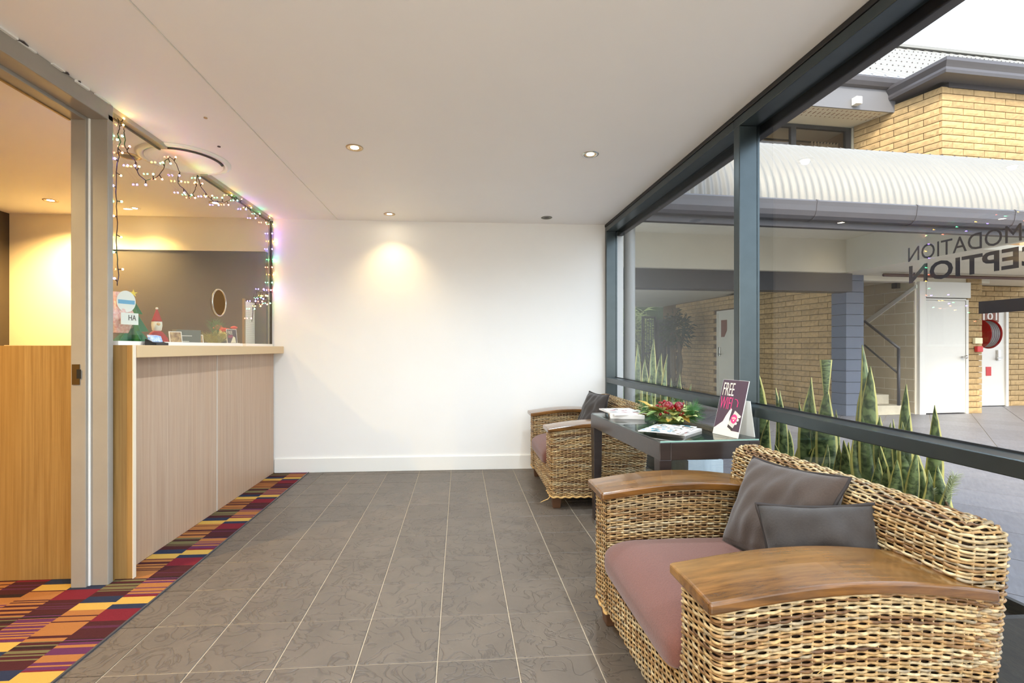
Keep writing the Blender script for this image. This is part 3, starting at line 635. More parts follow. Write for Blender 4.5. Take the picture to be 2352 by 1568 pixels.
# ------------------------------------------------------------------ wicker armchair
def weave_arrays(surf, L, hs, closed, ds=.027, r=.0039, amp=.0034, m=5, phase=0):
    n = max(8, int(round(L/(ds/4)))); s = np.linspace(0, L, n+(0 if closed else 1), endpoint=not closed)
    V = []; F = []; Tn = []; base = 0; ns = len(s)
    for k, h in enumerate(hs):
        jit = RNG.uniform(-.0012, .0012)
        P, Nn = surf(s, np.full(ns, h)); P2, _ = surf(s, np.full(ns, h+.004)); Uv = P2-P; Uv /= np.maximum(np.linalg.norm(Uv, axis=1), 1e-9)[:, None]
        w = np.cos(np.pi*s/ds+np.pi*(k+phase)); rr = r*RNG.uniform(.85, 1.12)
        loose = RNG.uniform(-.001, .001, ns); loose = np.convolve(loose, np.ones(9)/9, 'same')*2
        c = P+Nn*(amp*w+.001)[:, None]+Uv*(jit+.0011*np.sin(np.pi*s/ds*.5+k*1.7)+loose)[:, None]
        ang = np.arange(m)*2*np.pi/m
        ring = c[:, None, :]+rr*(np.cos(ang)[None, :, None]*Nn[:, None, :]*.85+np.sin(ang)[None, :, None]*Uv[:, None, :]*1.12)
        V.append(ring.reshape(-1, 3))
        i = np.arange(ns if closed else ns-1); j = (i+1) % ns; q = np.arange(m); q2 = (q+1) % m
        f = np.stack([base+i[:, None]*m+q[None], base+i[:, None]*m+q2[None], base+j[:, None]*m+q2[None], base+j[:, None]*m+q[None]], -1).reshape(-1, 4); F.append(f)
        seg = np.floor((s+RNG.uniform(0, .3))/.17).astype(int); tv = RNG.rand(seg.max()+2)**.8; Tn.append(np.repeat(tv[seg], m)); base += ns*m
    return np.concatenate(V), np.concatenate(F), np.concatenate(Tn)
def stakes_arrays(surf, L, h0, h1, ds=.027, r=.0034, nh=10, m=4):
    V = []; F = []; Tn = []; base = 0; hs = np.linspace(h0, h1, nh); ang = np.arange(m)*2*np.pi/m
    for s0 in np.arange(ds*.5, L, ds):
        P, Nn = surf(np.full(nh, s0), hs); Pt, _ = surf(np.full(nh, s0+.002), hs); Tv = Pt-P; Tv /= np.maximum(np.linalg.norm(Tv, axis=1), 1e-9)[:, None]
        ring = P[:, None, :]+r*(np.cos(ang)[None, :, None]*Nn[:, None, :]+np.sin(ang)[None, :, None]*Tv[:, None, :]); V.append(ring.reshape(-1, 3))
        i = np.arange(nh-1); q = np.arange(m); q2 = (q+1) % m
        F.append(np.stack([base+i[:, None]*m+q, base+i[:, None]*m+q2, base+(i[:, None]+1)*m+q2, base+(i[:, None]+1)*m+q], -1).reshape(-1, 4)); Tn.append(np.full(nh*m, RNG.uniform(.5, .95))); base += nh*m
    return np.concatenate(V), np.concatenate(F), np.concatenate(Tn)
def np_mesh(name, parts, m):
    vs = []; fs = []; ts = []; b = 0
    for V, F, T_ in parts: vs.append(V); fs.append(F+b); ts.append(T_); b += len(V)
    V = np.concatenate(vs); F = np.concatenate(fs); T_ = np.concatenate(ts)
    me = bpy.data.meshes.new(name); me.vertices.add(len(V)); me.vertices.foreach_set('co', V.astype(np.float32).ravel())
    me.loops.add(F.size); me.loops.foreach_set('vertex_index', F.astype(np.int32).ravel())
    me.polygons.add(len(F)); me.polygons.foreach_set('loop_start', (np.arange(len(F))*4).astype(np.int32))
    me.polygons.foreach_set('use_smooth', np.ones(len(F), bool))
    a = me.attributes.new('tint', 'FLOAT', 'POINT'); a.data.foreach_set('value', T_.astype(np.float32))
    me.materials.append(MATS[m]); me.update(calc_edges=True); me.validate(); return me
def polyline_path(pts, rad, closed=False, step=.005):
    out = []; n = len(pts)
    for i, p in enumerate(pts):
        p = np.array(p, float)
        if not closed and i in (0, n-1): out.append(p); continue
        a = np.array(pts[i-1], float); b = np.array(pts[(i+1) % n], float); d1 = (a-p)/np.linalg.norm(a-p); d2 = (b-p)/np.linalg.norm(b-p)
        for t in np.linspace(0, 1, 9): out.append((1-t)**2*(p+d1*rad)+2*t*(1-t)*p+t*t*(p+d2*rad))
    if closed: out.append(out[0])
    out = np.array(out); dl = np.r_[0, np.cumsum(np.linalg.norm(np.diff(out, axis=0), axis=1))]; L = dl[-1]
    s = np.linspace(0, L, int(L/step)+2); X = np.interp(s, dl, out[:, 0]); Y = np.interp(s, dl, out[:, 1]); 
    if closed: tx = np.gradient(np.r_[X[-3:-1], X, X[1:3]])[2:-2]; ty = np.gradient(np.r_[Y[-3:-1], Y, Y[1:3]])[2:-2]
    else: tx = np.gradient(X); ty = np.gradient(Y)
    l = np.hypot(tx, ty); return L, s, X, Y, ty/l, -tx/l
DEP = .72
def arch(x): return .562+.036*np.sin(np.pi*np.clip((x+.02)/.72, 0, 1))
def lean(x, z): return x+.10*(z-.37)*np.clip(x/DEP, 0, 1.2)
def make_chair(label, grp):
    t = thing('wicker_armchair', label, 'armchair', (0, 0, 0), 0, grp)
    # outer shell, a U path; left = +y
    L, S, X, Y, NX, NY = polyline_path([(0, .33), (0, .5), (DEP, .5), (DEP, -.5), (0, -.5), (0, -.33)], .04)
    sg = -1 if NX[3] > 0 else 1
    def surfA(s, h):
        x = np.interp(s, S, X); y = np.interp(s, S, Y); nx = np.interp(s, S, NX)*sg; ny = np.interp(s, S, NY)*sg
        z = .1+h*(arch(x)-.1); return np.stack([lean(x, z), y, z], 1), np.stack([nx, ny, 0*nx], 1)
    def inset(surf, d):
        def f(s, h): P, n_ = surf(s, h); return P-n_*d, n_
        return f
    def backing(name, surf, L, h0=0, h1=1, ns=60, nh=8, closed=False, par=t):
        ss = np.linspace(0, L, ns+1); mb = MB(); w = ns+1
        for h in np.linspace(h0, h1, nh+1):
            P, n_ = surf(ss, np.full(ns+1, h)); mb.v += [tuple(p) for p in P]
        mb.f = [(j*w+i, j*w+i+1, (j+1)*w+i+1, (j+1)*w+i) for j in range(nh) for i in range(ns)]
        return mb.obj(name, 'backing', par, local=True, recalc=False)
    rowsA = np.linspace(.010, .99, 55)
    me = np_mesh('arm_weave', [weave_arrays(surfA, L, rowsA, False), stakes_arrays(surfA, L, 0, 1)], 'wicker'); body = link('body_weave', me, t, local=True, kind='stuff')
    backing('body_lining', inset(surfA, .008), L, ns=90)
    # backrest slab loop
    L2, S2, X2, Y2, NX2, NY2 = polyline_path([(.595, .5), (.725, .5), (.725, -.5), (.595, -.5)], .045, True)
    cxs = np.mean(X2); sg2 = 1 if ((X2[len(X2)//8]-cxs)*NX2[len(X2)//8]+(Y2[len(X2)//8])*NY2[len(X2)//8]) > 0 else -1
    def surfB(s, h):
        x = np.interp(s, S2, X2); y = np.interp(s, S2, Y2); nx = np.interp(s, S2, NX2)*sg2; ny = np.interp(s, S2, NY2)*sg2
        z = np.where(h < .8, .40+h/.8*.295, .695+.05*np.sin(np.clip((h-.8)/.15, 0, 1)*np.pi/2)); d = np.where(h < .8, 0, .05*(1-np.cos(np.clip((h-.8)/.15, 0, 1)*np.pi/2))+np.clip((h-.95)/.05, 0, 1)*.016)
        ph = np.clip((h-.8)/.15, 0, 1)*np.pi/2
        return np.stack([lean(x-nx*d, z), y-ny*d, z], 1), np.stack([nx*np.cos(ph), ny*np.cos(ph), np.sin(ph)], 1)
    rowsB = np.r_[np.arange(.01, .8, .0236), np.linspace(.805, .995, 10)]
    link('back_weave', np_mesh('back_weave', [weave_arrays(surfB, L2, rowsB, True), stakes_arrays(surfB, L2, 0, .99, nh=16)], 'wicker'), t, local=True, kind='stuff')
    backing('back_lining', inset(surfB, .008), L2, ns=90, nh=16)
    # inner arm faces and the front apron
    inner = []
    for sy in (1, -1):
        def surfC(s, h, sy=sy):
            x = .0+s; z = .33+h*(arch(x)-.33); return np.stack([lean(x, z), np.full_like(x, sy*.33), z], 1), np.stack([0*x, np.full_like(x, -sy*1.0), 0*x], 1)
        me = np_mesh('inner_arm_weave', [weave_arrays(surfC, .62, np.linspace(.02, .98, 27), False), stakes_arrays(surfC, .62, 0, 1)], 'wicker')
        link('inner_arm_weave', me, t, local=True, kind='stuff'); backing('inner_arm_lining', inset(surfC, .008), .62, ns=20)
    def surfD(s, h): y = .335-s; z = .1+h*.25; return np.stack([np.full_like(s, .006)+0*s, y, z], 1), np.stack([0*s-1, 0*s, 0*s], 1)
    link('front_weave', np_mesh('front_weave', [weave_arrays(surfD, .67, np.linspace(.02, .98, 29), False), stakes_arrays(surfD, .67, 0, 1)], 'wicker'), t, local=True, kind='stuff')
    backing('front_lining', inset(surfD, .008), .67, ns=20)
    # bottom braid and loose fibres
    P, n_ = surfA(np.linspace(0, L, 220), np.full(220, -.012)); q = [Vector(p)+Vector((n_[i][0], n_[i][1], 0))*.003*math.sin(i*1.3)+Vector((0, 0, .004*math.cos(i*1.3))) for i, p in enumerate(P)]
    MB().tube(q, .0075, 6).obj('base_braid', 'straw', t, local=True, smooth=True)
    lf = MB()
    for k in range(34):
        s0 = random.uniform(0, L); hh = random.choice([random.uniform(0, .1), random.uniform(0, 1)]); P, n_ = surfA(np.array([s0]), np.array([hh])); p = Vector(P[0]); nn = Vector(n_[0]); d = Vector((random.uniform(-1, 1), random.uniform(-1, 1), random.uniform(-.9, .2))).normalized(); l = random.uniform(.015, .05)
        lf.tube([p+nn*.003, p+nn*(.008)+d*l*.5, p+nn*.011+d*l-Vector((0, 0, l*.2))], [.0014, .0012, .0006], 4)
    lf.tube([(0, -.48, .1), (-.02, -.475, .075), (-.05, -.47, .062), (-.075, -.47, .05)], [.003, .0032, .003, .001], 5)
    lf.obj('loose_fibres', 'straw', t, local=True, kind='stuff')
    # armrests
    for sy in (1, -1):
        mb = MB(); n = 18; xs = np.linspace(-.028, .672, n)
        for i, x in enumerate(xs):
            zt = float(arch(np.array([x])))+.034; lx = float(lean(np.array([x]), zt)); yo = sy*.518; yi = sy*(.305 if x < .6 else .305)
            mb.v += [(lx, yo, zt-.032), (lx, yo, zt-.002), (lx, (yo+yi)/2, zt+.001), (lx, yi, zt-.002), (lx, yi, zt-.032)]
        for i in range(n-1):
            for k in range(5): mb.f.append((i*5+k, i*5+(k+1) % 5, (i+1)*5+(k+1) % 5, (i+1)*5+k))
        mb.f.append((0, 1, 2, 3, 4)); mb.f.append(tuple((n-1)*5+k for k in range(5))[::-1])
        mb.obj('armrest', 'arm_wood', t, local=True, bevel=.007, seg=3)
    # seat cushion (rounded box with crown)
    def sq(c, e): return math.copysign(abs(c)**e, c)
    def cush(u, v):
        th = 2*math.pi*u; ph = math.pi*(v-.5); e1, e2 = .30, .16
        x = .275+.305*sq(math.cos(ph), e1)*sq(math.cos(th), e2); y = .322*sq(math.cos(ph), e1)*sq(math.sin(th), e2)
        z = .352+.062*sq(math.sin(ph), .55); rx, ry = (x-.275)/.305, y/.322
        if z > .352: z += .024*(1-rx**4)*(1-ry**4)
        if x < .1: z -= .05*((.1-x)/.13)**2*.5
        return (x, y, z)
    MB().grid(cush, 72, 28, True).obj('seat_cushion', 'seat_fabric', t, local=True, smooth=True)
    for sx, sy in ((.05, .43), (.05, -.43), (.62, .43), (.62, -.43)):
        mb = MB(); a = .038; b = .028
        mb.add([(sx-b, sy-b, 0), (sx+b, sy-b, 0), (sx+b, sy+b, 0), (sx-b, sy+b, 0), (sx-a, sy-a, .108), (sx+a, sy-a, .108), (sx+a, sy+a, .108), (sx-a, sy+a, .108)], [(0, 3, 2, 1), (4, 5, 6, 7), (0, 1, 5, 4), (1, 2, 6, 5), (2, 3, 7, 6), (3, 0, 4, 7)])
        mb.obj('leg', 'leg_wood', t, local=True, bevel=.004)
    MB().box(.02, .68, -.48, .48, .098, .108).obj('base_board', 'backing', t, local=True)
    return t
ch1 = make_chair('woven wicker armchair with two dark pillows in the foreground', 'wicker armchairs')
ch1.location = (.598, 1.563, 0)
ch2 = copy_tree(ch1); ch2['label'] = 'woven wicker armchair in the corner by the white wall'
ch2.location = (.662, 3.90, 0)

# ------------------------------------------------------------------ pillows
def pillow(label, W, Hh, T_, m, M, seed, grp='dark scatter pillows'):
    t = thing('scatter_pillow', label, 'pillow', (0, 0, 0), 0, grp); t.matrix_basis = M
    rs = np.random.RandomState(seed); ph = rs.uniform(0, 6, 8)
    def outline(u, v):
        # mid-edges pulled in, corners out
        x = u*(1-.07*(1-v*v)**1.0*abs(u)**3*0-.08*(1-v*v)*abs(u)**2); y = v*(1-.08*(1-u*u)*abs(v)**2); return x*W/2, y*Hh/2
    def wr(u, v): return .006*math.sin(5*u+3*v+ph[0])+.005*math.sin(9*v-4*u+ph[1])*(1-abs(u))+.004*math.sin(13*u*v+ph[2]+4*u)+.003*math.sin(17*u-6*v+ph[3])
    for s_, nm in ((1, 'front_cover'), (-1, 'back_cover')):
        def fn(a, b, s_=s_):
            u, v = a*2-1, b*2-1; x, y = outline(u, v); k = max(0, (1-u*u))**.42*max(0, (1-v*v))**.42
            return (x, y, s_*(T_/2*k+wr(u, v)*s_*k))
        MB().grid(fn, 36, 30).obj(nm, m, t, local=True, smooth=True)
    e = []
    for k in range(100):
        a = k/25; sd = int(a); f = (a-sd)*2-1; u, v = [(f, -1), (1, f), (-f, 1), (-1, -f)][sd]; x, y = outline(u, v); e.append((x, y, .004*math.sin(k*.5+ph[4])))
    MB().tube(e, .0055, 6, closed=True).obj('piping', 'piping', t, local=True, smooth=True)
    return t
def pm(center, right, up): return frame_mat(center, right, up)
pillow('large brown-grey pillow leaning in the corner of the near armchair', .42, .36, .14, 'pillow_fabric', pm((1.125, 1.60, .595), (.12, -.98, .07), (.42, .16, .89)), 3)
pillow('smaller dark pillow propped in the middle of the near armchair', .31, .28, .13, 'pillow_dark', pm((1.095, 1.365, .560), (.80, -.55, .16), (.05, .33, .94)), 8)
pillow('dark pillow on the far armchair half hidden by magazines', .44, .40, .13, 'pillow_dark', pm((1.145, 4.05, .600), (.10, -.99, .02), (.34, .02, .94)), 5)

# ------------------------------------------------------------------ side table
TA = math.radians(3.0); TZ = .738
tb = thing('side_table', 'dark espresso console table with inset glass top between armchairs', 'table', (1.165, 2.67, 0), TA)
TW, TL = .51, .99
def tx(x): return x
for sx in (-1, 1):
    for sy in (-1, 1):
        a, b = .030, .022; cx, cy = sx*(TW/2-.030), sy*(TL/2-.030)
        mb = MB(); mb.add([(cx-b, cy-b, .03), (cx+b, cy-b, .03), (cx+b, cy+b, .03), (cx-b, cy+b, .03), (cx-a, cy-a, TZ-.085), (cx+a, cy-a, TZ-.085), (cx+a, cy+a, TZ-.085), (cx-a, cy+a, TZ-.085)], [(0, 3, 2, 1), (4, 5, 6, 7), (0, 1, 5, 4), (1, 2, 6, 5), (2, 3, 7, 6), (3, 0, 4, 7)])
        lg = mb.obj('leg', 'espresso', tb, local=True, bevel=.003)
        MB().box(cx-b+.001, cx+b-.001, cy-b+.001, cy+b-.001, 0, .032).obj('foot_cap', 'foot_metal', lg, local=True, bevel=.002)
for sx in (-1, 1): MB().box(sx*TW/2-(.055 if sx > 0 else 0), sx*TW/2+(.055 if sx < 0 else 0), -TL/2, TL/2, TZ-.088, TZ-.004).obj('long_rail', 'espresso', tb, local=True, bevel=.003)
for sy in (-1, 1): MB().box(-TW/2+.055, TW/2-.055, sy*TL/2-(.055 if sy > 0 else 0), sy*TL/2+(.055 if sy < 0 else 0), TZ-.088, TZ-.004).obj('end_rail', 'espresso', tb, local=True, bevel=.003)
MB().box(-TW/2+.055, TW/2-.055, TL/2-.045, TL/2-.02, .235, .27).obj('stretcher', 'espresso', tb, local=True, bevel=.002)
MB().box(-TW/2+.055, TW/2-.055, -TL/2+.055, TL/2-.055, TZ-.030, TZ-.024).obj('inner_shelf', 'espresso_grey', tb, local=True)
MB().box(-TW/2+.004, TW/2-.004, -TL/2+.004, TL/2-.004, TZ-.0035, TZ+.004).obj('glass_top', 'table_glass', tb, local=True, bevel=.0015)
MB().box(-TW/2+.004, TW/2-.004, -TL/2+.0025, -TL/2+.004, TZ-.003, TZ+.0035).obj('glass_edge', 'glass_edge', tb, local=True)
TT = TZ+.0045

# ------------------------------------------------------------------ magazines
def magazine(label, w, l, h, loc, rz, m='print_cover', curl=0, grp=None, name='magazine'):
    t = thing(name, label, name, loc, rz, grp)
    def curve(x): return curl*max(0, (-x/w))**2*4 if curl else 0
    n = 10
    mb = MB()
    for i in range(n+1):
        x = -w/2+w*i/n; z = curve(x-w/2+0*x) if False else (curl*((w/2-x)/w)**3 if curl else 0); mb.v += [(x, -l/2, z), (x, l/2, z), (x, l/2, z+h), (x, -l/2, z+h)]
    for i in range(n):
        for k in range(4): mb.f.append((i*4+k, i*4+(k+1) % 4, (i+1)*4+(k+1) % 4, (i+1)*4+k))
    mb.f += [(0, 1, 2, 3), (n*4+3, n*4+2, n*4+1, n*4)]
    mb.obj('pages', 'paper', t, local=True)
    cv = MB()
    for i in range(n+1):
        x = -w/2+w*i/n; z = (curl*((w/2-x)/w)**3 if curl else 0)+h; cv.v += [(x, -l/2, z), (x, l/2, z), (x, l/2, z+.0008), (x, -l/2, z+.0008)]
    for i in range(n):
        for k in range(4): cv.f.append((i*4+k, i*4+(k+1) % 4, (i+1)*4+(k+1) % 4, (i+1)*4+k))
    cv.f += [(0, 1, 2, 3), (n*4+3, n*4+2, n*4+1, n*4)]
    cv.obj('cover', m, t, local=True)
    return t
magazine('thick white magazine lowest in the stack on the table', .205, .27, .022, (1.065, 2.985, TT), -.25, grp='magazines on the side table')
magazine('thin magazine with pale cover on top of the table stack', .21, .275, .008, (1.045, 2.99, TT+.023), .05, grp='magazines on the side table')
magazine('white booklet under the loose colourful magazine', .15, .21, .012, (1.145, 2.40, TT), -.85, 'print_cover', grp='magazines on the side table')
magazine('loose colourful magazine curling over the table edge', .21, .28, .004, (1.085, 2.405, TT+.015), -.75, 'print_photo', curl=-.006, grp='magazines on the side table')

# ------------------------------------------------------------------ tent sign
sg_o = Vector((1.352, 2.285, TT)); sgd = Vector((1.373-1.33, 2.205-2.363, 0)).normalized()   # along the card's foot, towards the viewer
sgn = thing('tent_sign', 'purple FREE WIFI tent card standing on the glass table', 'sign', sg_o)
nrm = Vector((-sgd.y, sgd.x, 0)); nrm = nrm if nrm.x < 0 else -nrm     # faces into the room
SW, SH = .158, .285; upv = (Vector((0, 0, 1))*.97+nrm*-.26).normalized()
MS = frame_mat(sg_o+nrm*.035-sgd*SW/2, sgd, upv)
if (MS.col[2].xyz).dot(nrm) < 0: MS = frame_mat(sg_o+nrm*.035+sgd*SW/2, -sgd, upv)
MB().box(0, SW, 0, SH, -.004, 0).xf(MS).obj('card_front', 'white_gloss', sgn)
MB().box(.001, SW-.001, .03, SH-.001, 0, .0004).xf(MS).obj('print_panel', 'sign_purple', sgn)
MB().box(.001, SW-.001, .001, .03, 0, .0004).xf(MS).obj('print_strip', 'sign_cream', sgn)
bk = Vector(upv); bk2 = (Vector((0, 0, 1))*.95+nrm*.16).normalized()
MBk = frame_mat(sg_o+nrm*-.075-sgd*SW/2, sgd, bk2)
MB().box(0, SW, 0, SH*.63, -.002, .002).xf(MBk).obj('card_back', 'white_gloss', sgn)
def on_sign(me, x, y, nm, z=.0005):
    o = link(nm, me, sgn); o.matrix_basis = MS @ Matrix.Translation((x, y, z)); return o
on_sign(textmesh('FREE', .070, .066, 'sign_cream', 'word_free', -.005), .012, .203, 'word_free')
on_sign(textmesh('WIFI', .074, .062, 'sign_pink', 'word_wifi', -.008), .010, .133, 'word_wifi')
def flat(poly, m, nm, z=.0006): MB().prism([(a, b, z) for a, b in poly], (0, 0, .0004)).xf(MS).obj(nm, m, sgn)
flat([(.002, .030), (.110, .030), (.094, .052), (.086, .088), (.092, .135), (.084, .142), (.062, .100), (.050, .070)], 'sign_cream', 'hand_print')
flat([(.086, .060), (.118, .044), (.146, .112), (.112, .132)], 'sign_grey', 'phone_print', .0011)
flat([(.086, .060), (.118, .044), (.112, .032), (.084, .046)], 'sign_dark', 'phone_base_print', .0011)
for yy in (.062, .080, .098): flat([(.122+(yy-.062)*.42, yy), (.136+(yy-.062)*.42, yy+.002), (.138+(yy-.062)*.42, yy+.012), (.126+(yy-.062)*.42, yy+.014)], 'sign_cream', 'finger_print', .0016)
ccx, ccy = .115, .090
flat([(ccx+.019*math.cos(a), ccy+.023*math.sin(a)) for a in np.linspace(0, 2*math.pi, 28, endpoint=False)], 'sign_pink', 'wifi_disc', .0016)
for rr in (.014, .009): MB().tube([(ccx+rr*math.cos(a), ccy-.008+rr*1.15*math.sin(a), .0024) for a in np.linspace(.6, 2.54, 12)], .0016, 4).xf(MS).obj('wifi_arc', 'sign_cream', sgn)
flat([(ccx+.0035*math.cos(a), ccy-.008+.004*math.sin(a)) for a in np.linspace(0, 2*math.pi, 12, endpoint=False)], 'sign_cream', 'wifi_dot', .0022)
MB().tube([(.098, .188, .001), (.112, .186, .001), (.120, .172, .001), (.119, .150, .001)], .0022, 4).xf(MS).obj('arrow_print', 'sign_pink', sgn)

# ------------------------------------------------------------------ floral arrangement
fa = thing('holly_arrangement', 'holly and pine Christmas arrangement with red baubles on the table', 'flower arrangement', (1.235, 2.74, TT))
FC = Vector((1.235, 2.715, TT))
def leafpts(L_, W_, n=5, spiky=True):
    left = []; right = []
    for i in range(n+1):
        f = i/n; w = W_*math.sin(math.pi*min(.98, .08+f*.92))**.8
        if spiky and i % 2: w *= 1.25
        left.append((f*L_, w)); right.append((f*L_, -w))
    return left, right
def holly_leaf(base, d, up, L_, W_, m):
    l, r = leafpts(L_, W_); mb = MB(); d = Vector(d).normalized(); s_ = d.cross(Vector(up)).normalized(); u = s_.cross(d).normalized(); n = len(l)
    for i in range(n):
        f = i/(n-1); drop = -.25*L_*f*f
        for w in (l[i][1], 0, r[i][1]): mb.v.append(tuple(Vector(base)+d*l[i][0]+s_*w+u*(drop+abs(w)*.35)))
    k = len(mb.v); mb.v += [tuple(Vector(p)-u*.0008) for p in mb.v]
    for i in range(n-1):
        for j in range(2):
            a = i*3+j; mb.f += [(a, a+1, a+4, a+3), (k+a, k+a+3, k+a+4, k+a+1)]
    return mb.obj('holly_leaf', m, fa, recalc=False)
for k in range(70):
    a = random.uniform(0, 2*math.pi); rr = random.uniform(.02, .19); el = random.uniform(.05, .75)
    d = Vector((math.cos(a)*.75, math.sin(a), el)); b_ = FC+Vector((math.cos(a)*rr*.55, math.sin(a)*rr, random.uniform(.02, .07)))
    holly_leaf(b_, d, (0, 0, 1), random.uniform(.06, .10), random.uniform(.014, .024), random.choice(['holly', 'holly', 'holly_dark', 'holly_gold']))
def pine_spray(base, d, L_, nn, nl, m, name='pine_spray', par=None, grp=None, r=.0009):
    mb = MB(); d = Vector(d).normalized(); o = d.orthogonal().normalized(); w = d.cross(o)
    mb.tube([base, Vector(base)+d*L_], [.0025, .001], 5)
    for k in range(nn):
        f = (k/nn)**.8; a = k*2.4; p = Vector(base)+d*L_*f; n_ = (o*math.cos(a)+w*math.sin(a))*.75+d*.7; n_ += Vector((0, 0, random.uniform(-.2, .2))); n_.normalize()
        q = p+n_*nl*random.uniform(.75, 1.1); mb.tube([p, p.lerp(q, .5)+Vector((0, 0, .002)), q], [r, r, r*.4], 3, cap=False)
    return mb.obj(name, m, par or fa, kind='stuff')
pine_spray(FC+Vector((.03, -.12, .035)), (.25, -.5, .35), .07, 170, .075, 'needle')
pine_spray(FC+Vector((-.04, .13, .03)), (-.3, .9, .25), .10, 120, .07, 'needle')
pine_spray(FC+Vector((.08, .10, .03)), (.5, .7, .45), .10, 110, .06, 'needle')
pine_spray(FC+Vector((.09, -.02, .04)), (.75, -.1, .6), .08, 100, .06, 'needle')
pine_spray(FC+Vector((-.07, -.02, .02)), (-.8, .0, .2), .05, 60, .05, 'needle')
for (x, y, z, r_) in ((-.02, -.03, .098, .030), (.035, -.045, .100, .027)):
    MB().ball(FC+Vector((x, y, z)), r_, 24, 16).obj('bauble', 'bauble', fa, smooth=True)
bmesh_b = MB().ball((0, 0, 0), .0085, 12, 8).mesh('berry', 'berry', True)
for k in range(38):
    a = random.uniform(0, 6.28); cl = random.choice([(-.05, .06), (-.035, .03), (0, -.05), (.05, .05), (.02, -.09), (-.04, -.03), (.07, -.03), (0, .1)]); o = link('berry', bmesh_b, fa)
    p = FC+Vector((cl[0]+random.gauss(0, .014), cl[1]+random.gauss(0, .018), random.uniform(.05, .115))); o.location = p; s_ = random.uniform(.7, 1.25); o.scale = (s_, s_, s_)
MB().lathe([(.07, 0), (.085, .012), (.06, .03), (.01, .034)], 20, FC).obj('moss_base', 'holly_dark', fa)

# ------------------------------------------------------------------ outside: paving
gr = struct(MB().box(1.56, 30, -14, 40, -.14, -.008).box(-14, 1.56, -14, -2.62, -.14, -.008).obj('ground', 'ext_grout'), 'pale mortar bed of the courtyard paving')
PT = .56; PA = math.radians(46.0)
tm = MB().box(-PT/2+.004, PT/2-.004, -PT/2+.004, PT/2-.004, -.02, -.002).mesh('paving_tile', 'ext_tile')
d1 = Vector((math.sin(PA), math.cos(PA))); d2 = Vector((-d1.y, d1.x)); o0 = Vector((.13/math.sqrt(2), -.13/math.sqrt(2)))
cand = []; rest = MB()
for i in range(-30, 60):
    for j in range(-40, 40):
        c = o0+d1*((i+.5)*PT)+d2*((j+.5)*PT)
        if c.x < 1.82 or c.x > 16 or c.y < -2 or c.y > 16: continue
        near = c.y < 8.6 and c.x < 11
        v = Vector((c.x, c.y, 0)); dd = v-CAM; xc = dd.x*math.cos(YAW)-dd.y*math.sin(YAW); zc = dd.x*math.sin(YAW)+dd.y*math.cos(YAW)
        px = CXP+FPX*xc/zc if zc > .3 else 9e9; py = CYP+FPX*CAMZ/zc if zc > .3 else 9e9
        cand.append((zc if (near and 1300 < px < 2480 and py < 1500) else 1e6, c))
cand.sort(key=lambda q: q[0])
for k, (z_, c) in enumerate(cand):
    if z_ < 1e6 and k < 290:
        o = link('paving_tile', tm, gr); o.location = (c.x, c.y, 0); o.rotation_euler.z = math.atan2(d1.y, d1.x)+random.choice([0, math.pi])
    else:
        Mt = Matrix.Translation((c.x, c.y, 0)) @ Matrix.Rotation(math.atan2(d1.y, d1.x), 4, 'Z')
        h = PT/2-.004; rest.add([Mt @ Vector(p) for p in ((-h, -h, -.02), (h, -h, -.02), (h, h, -.02), (-h, h, -.02), (-h, -h, -.002), (h, -h, -.002), (h, h, -.002), (-h, h, -.002))], [(4, 5, 6, 7), (0, 1, 5, 4), (1, 2, 6, 5), (2, 3, 7, 6), (3, 0, 4, 7)])
rest.obj('far_paving', 'ext_tile', gr, kind='stuff', recalc=False)

# ------------------------------------------------------------------ outside: snake plants
def snake_leaf(par, base, tip, W_, bend=(0, 0, 0), face=0.0, twist=.5, name='leaf', blunt=False):
    n = 12; base = Vector(base); tip = Vector(tip); bend = Vector(bend); mb = MB(); uvs = []
    for i in range(n+1):
        f = i/n; p = base.lerp(tip, f)+bend*(4*f*(1-f))+(Vector() if blunt else Vector((.012*math.sin(5*f+base.y*30), .014*math.sin(4.2*f+base.x*50+base.y*20), 0))*f*(1-f)*4); a = face+twist*f
        s_ = Vector((math.cos(a), math.sin(a), 0)); fw = Vector((-s_.y, s_.x, 0))
        w = W_*(.38+.62*math.sin(math.pi/2*min(1, f/.6)))*(1 if f < .6 else max(.03, (1-((f-.6)/.4)**1.9)))*(1+.06*math.sin(9*f+base.y*40)) if not blunt else W_*(.4+.6*f)
        for q in (-1, -.5, 0, .5, 1): mb.v.append(tuple(p+s_*w*.5*q+fw*(q*q*w*.22))); uvs.append((.5+q*.5, f))
    nv = len(mb.v)
    for i in range(nv):
        v = Vector(mb.v[i]); f = (i//5)/n; a = face+twist*f; mb.v.append(tuple(v-Vector((-math.sin(a), math.cos(a), 0))*.004)); uvs.append(uvs[i])
    for i in range(n):
        for j in range(4):
            a = i*5+j; mb.f.append((a, a+1, a+6, a+5)); mb.f.append((nv+a, nv+a+5, nv+a+6, nv+a+1))
        a = i*5; mb.f.append((a, a+5, nv+a+5, nv+a)); a = i*5+4; mb.f.append((a, nv+a, nv+a+5, a+5))
    me = mb.mesh(name, 'snake_leaf', True); ul = me.uv_layers.new(name='UVMap')
    for lp in me.loops: ul.data[lp.index].uv = uvs[lp.vertex_index]
    return link(name, me, par)
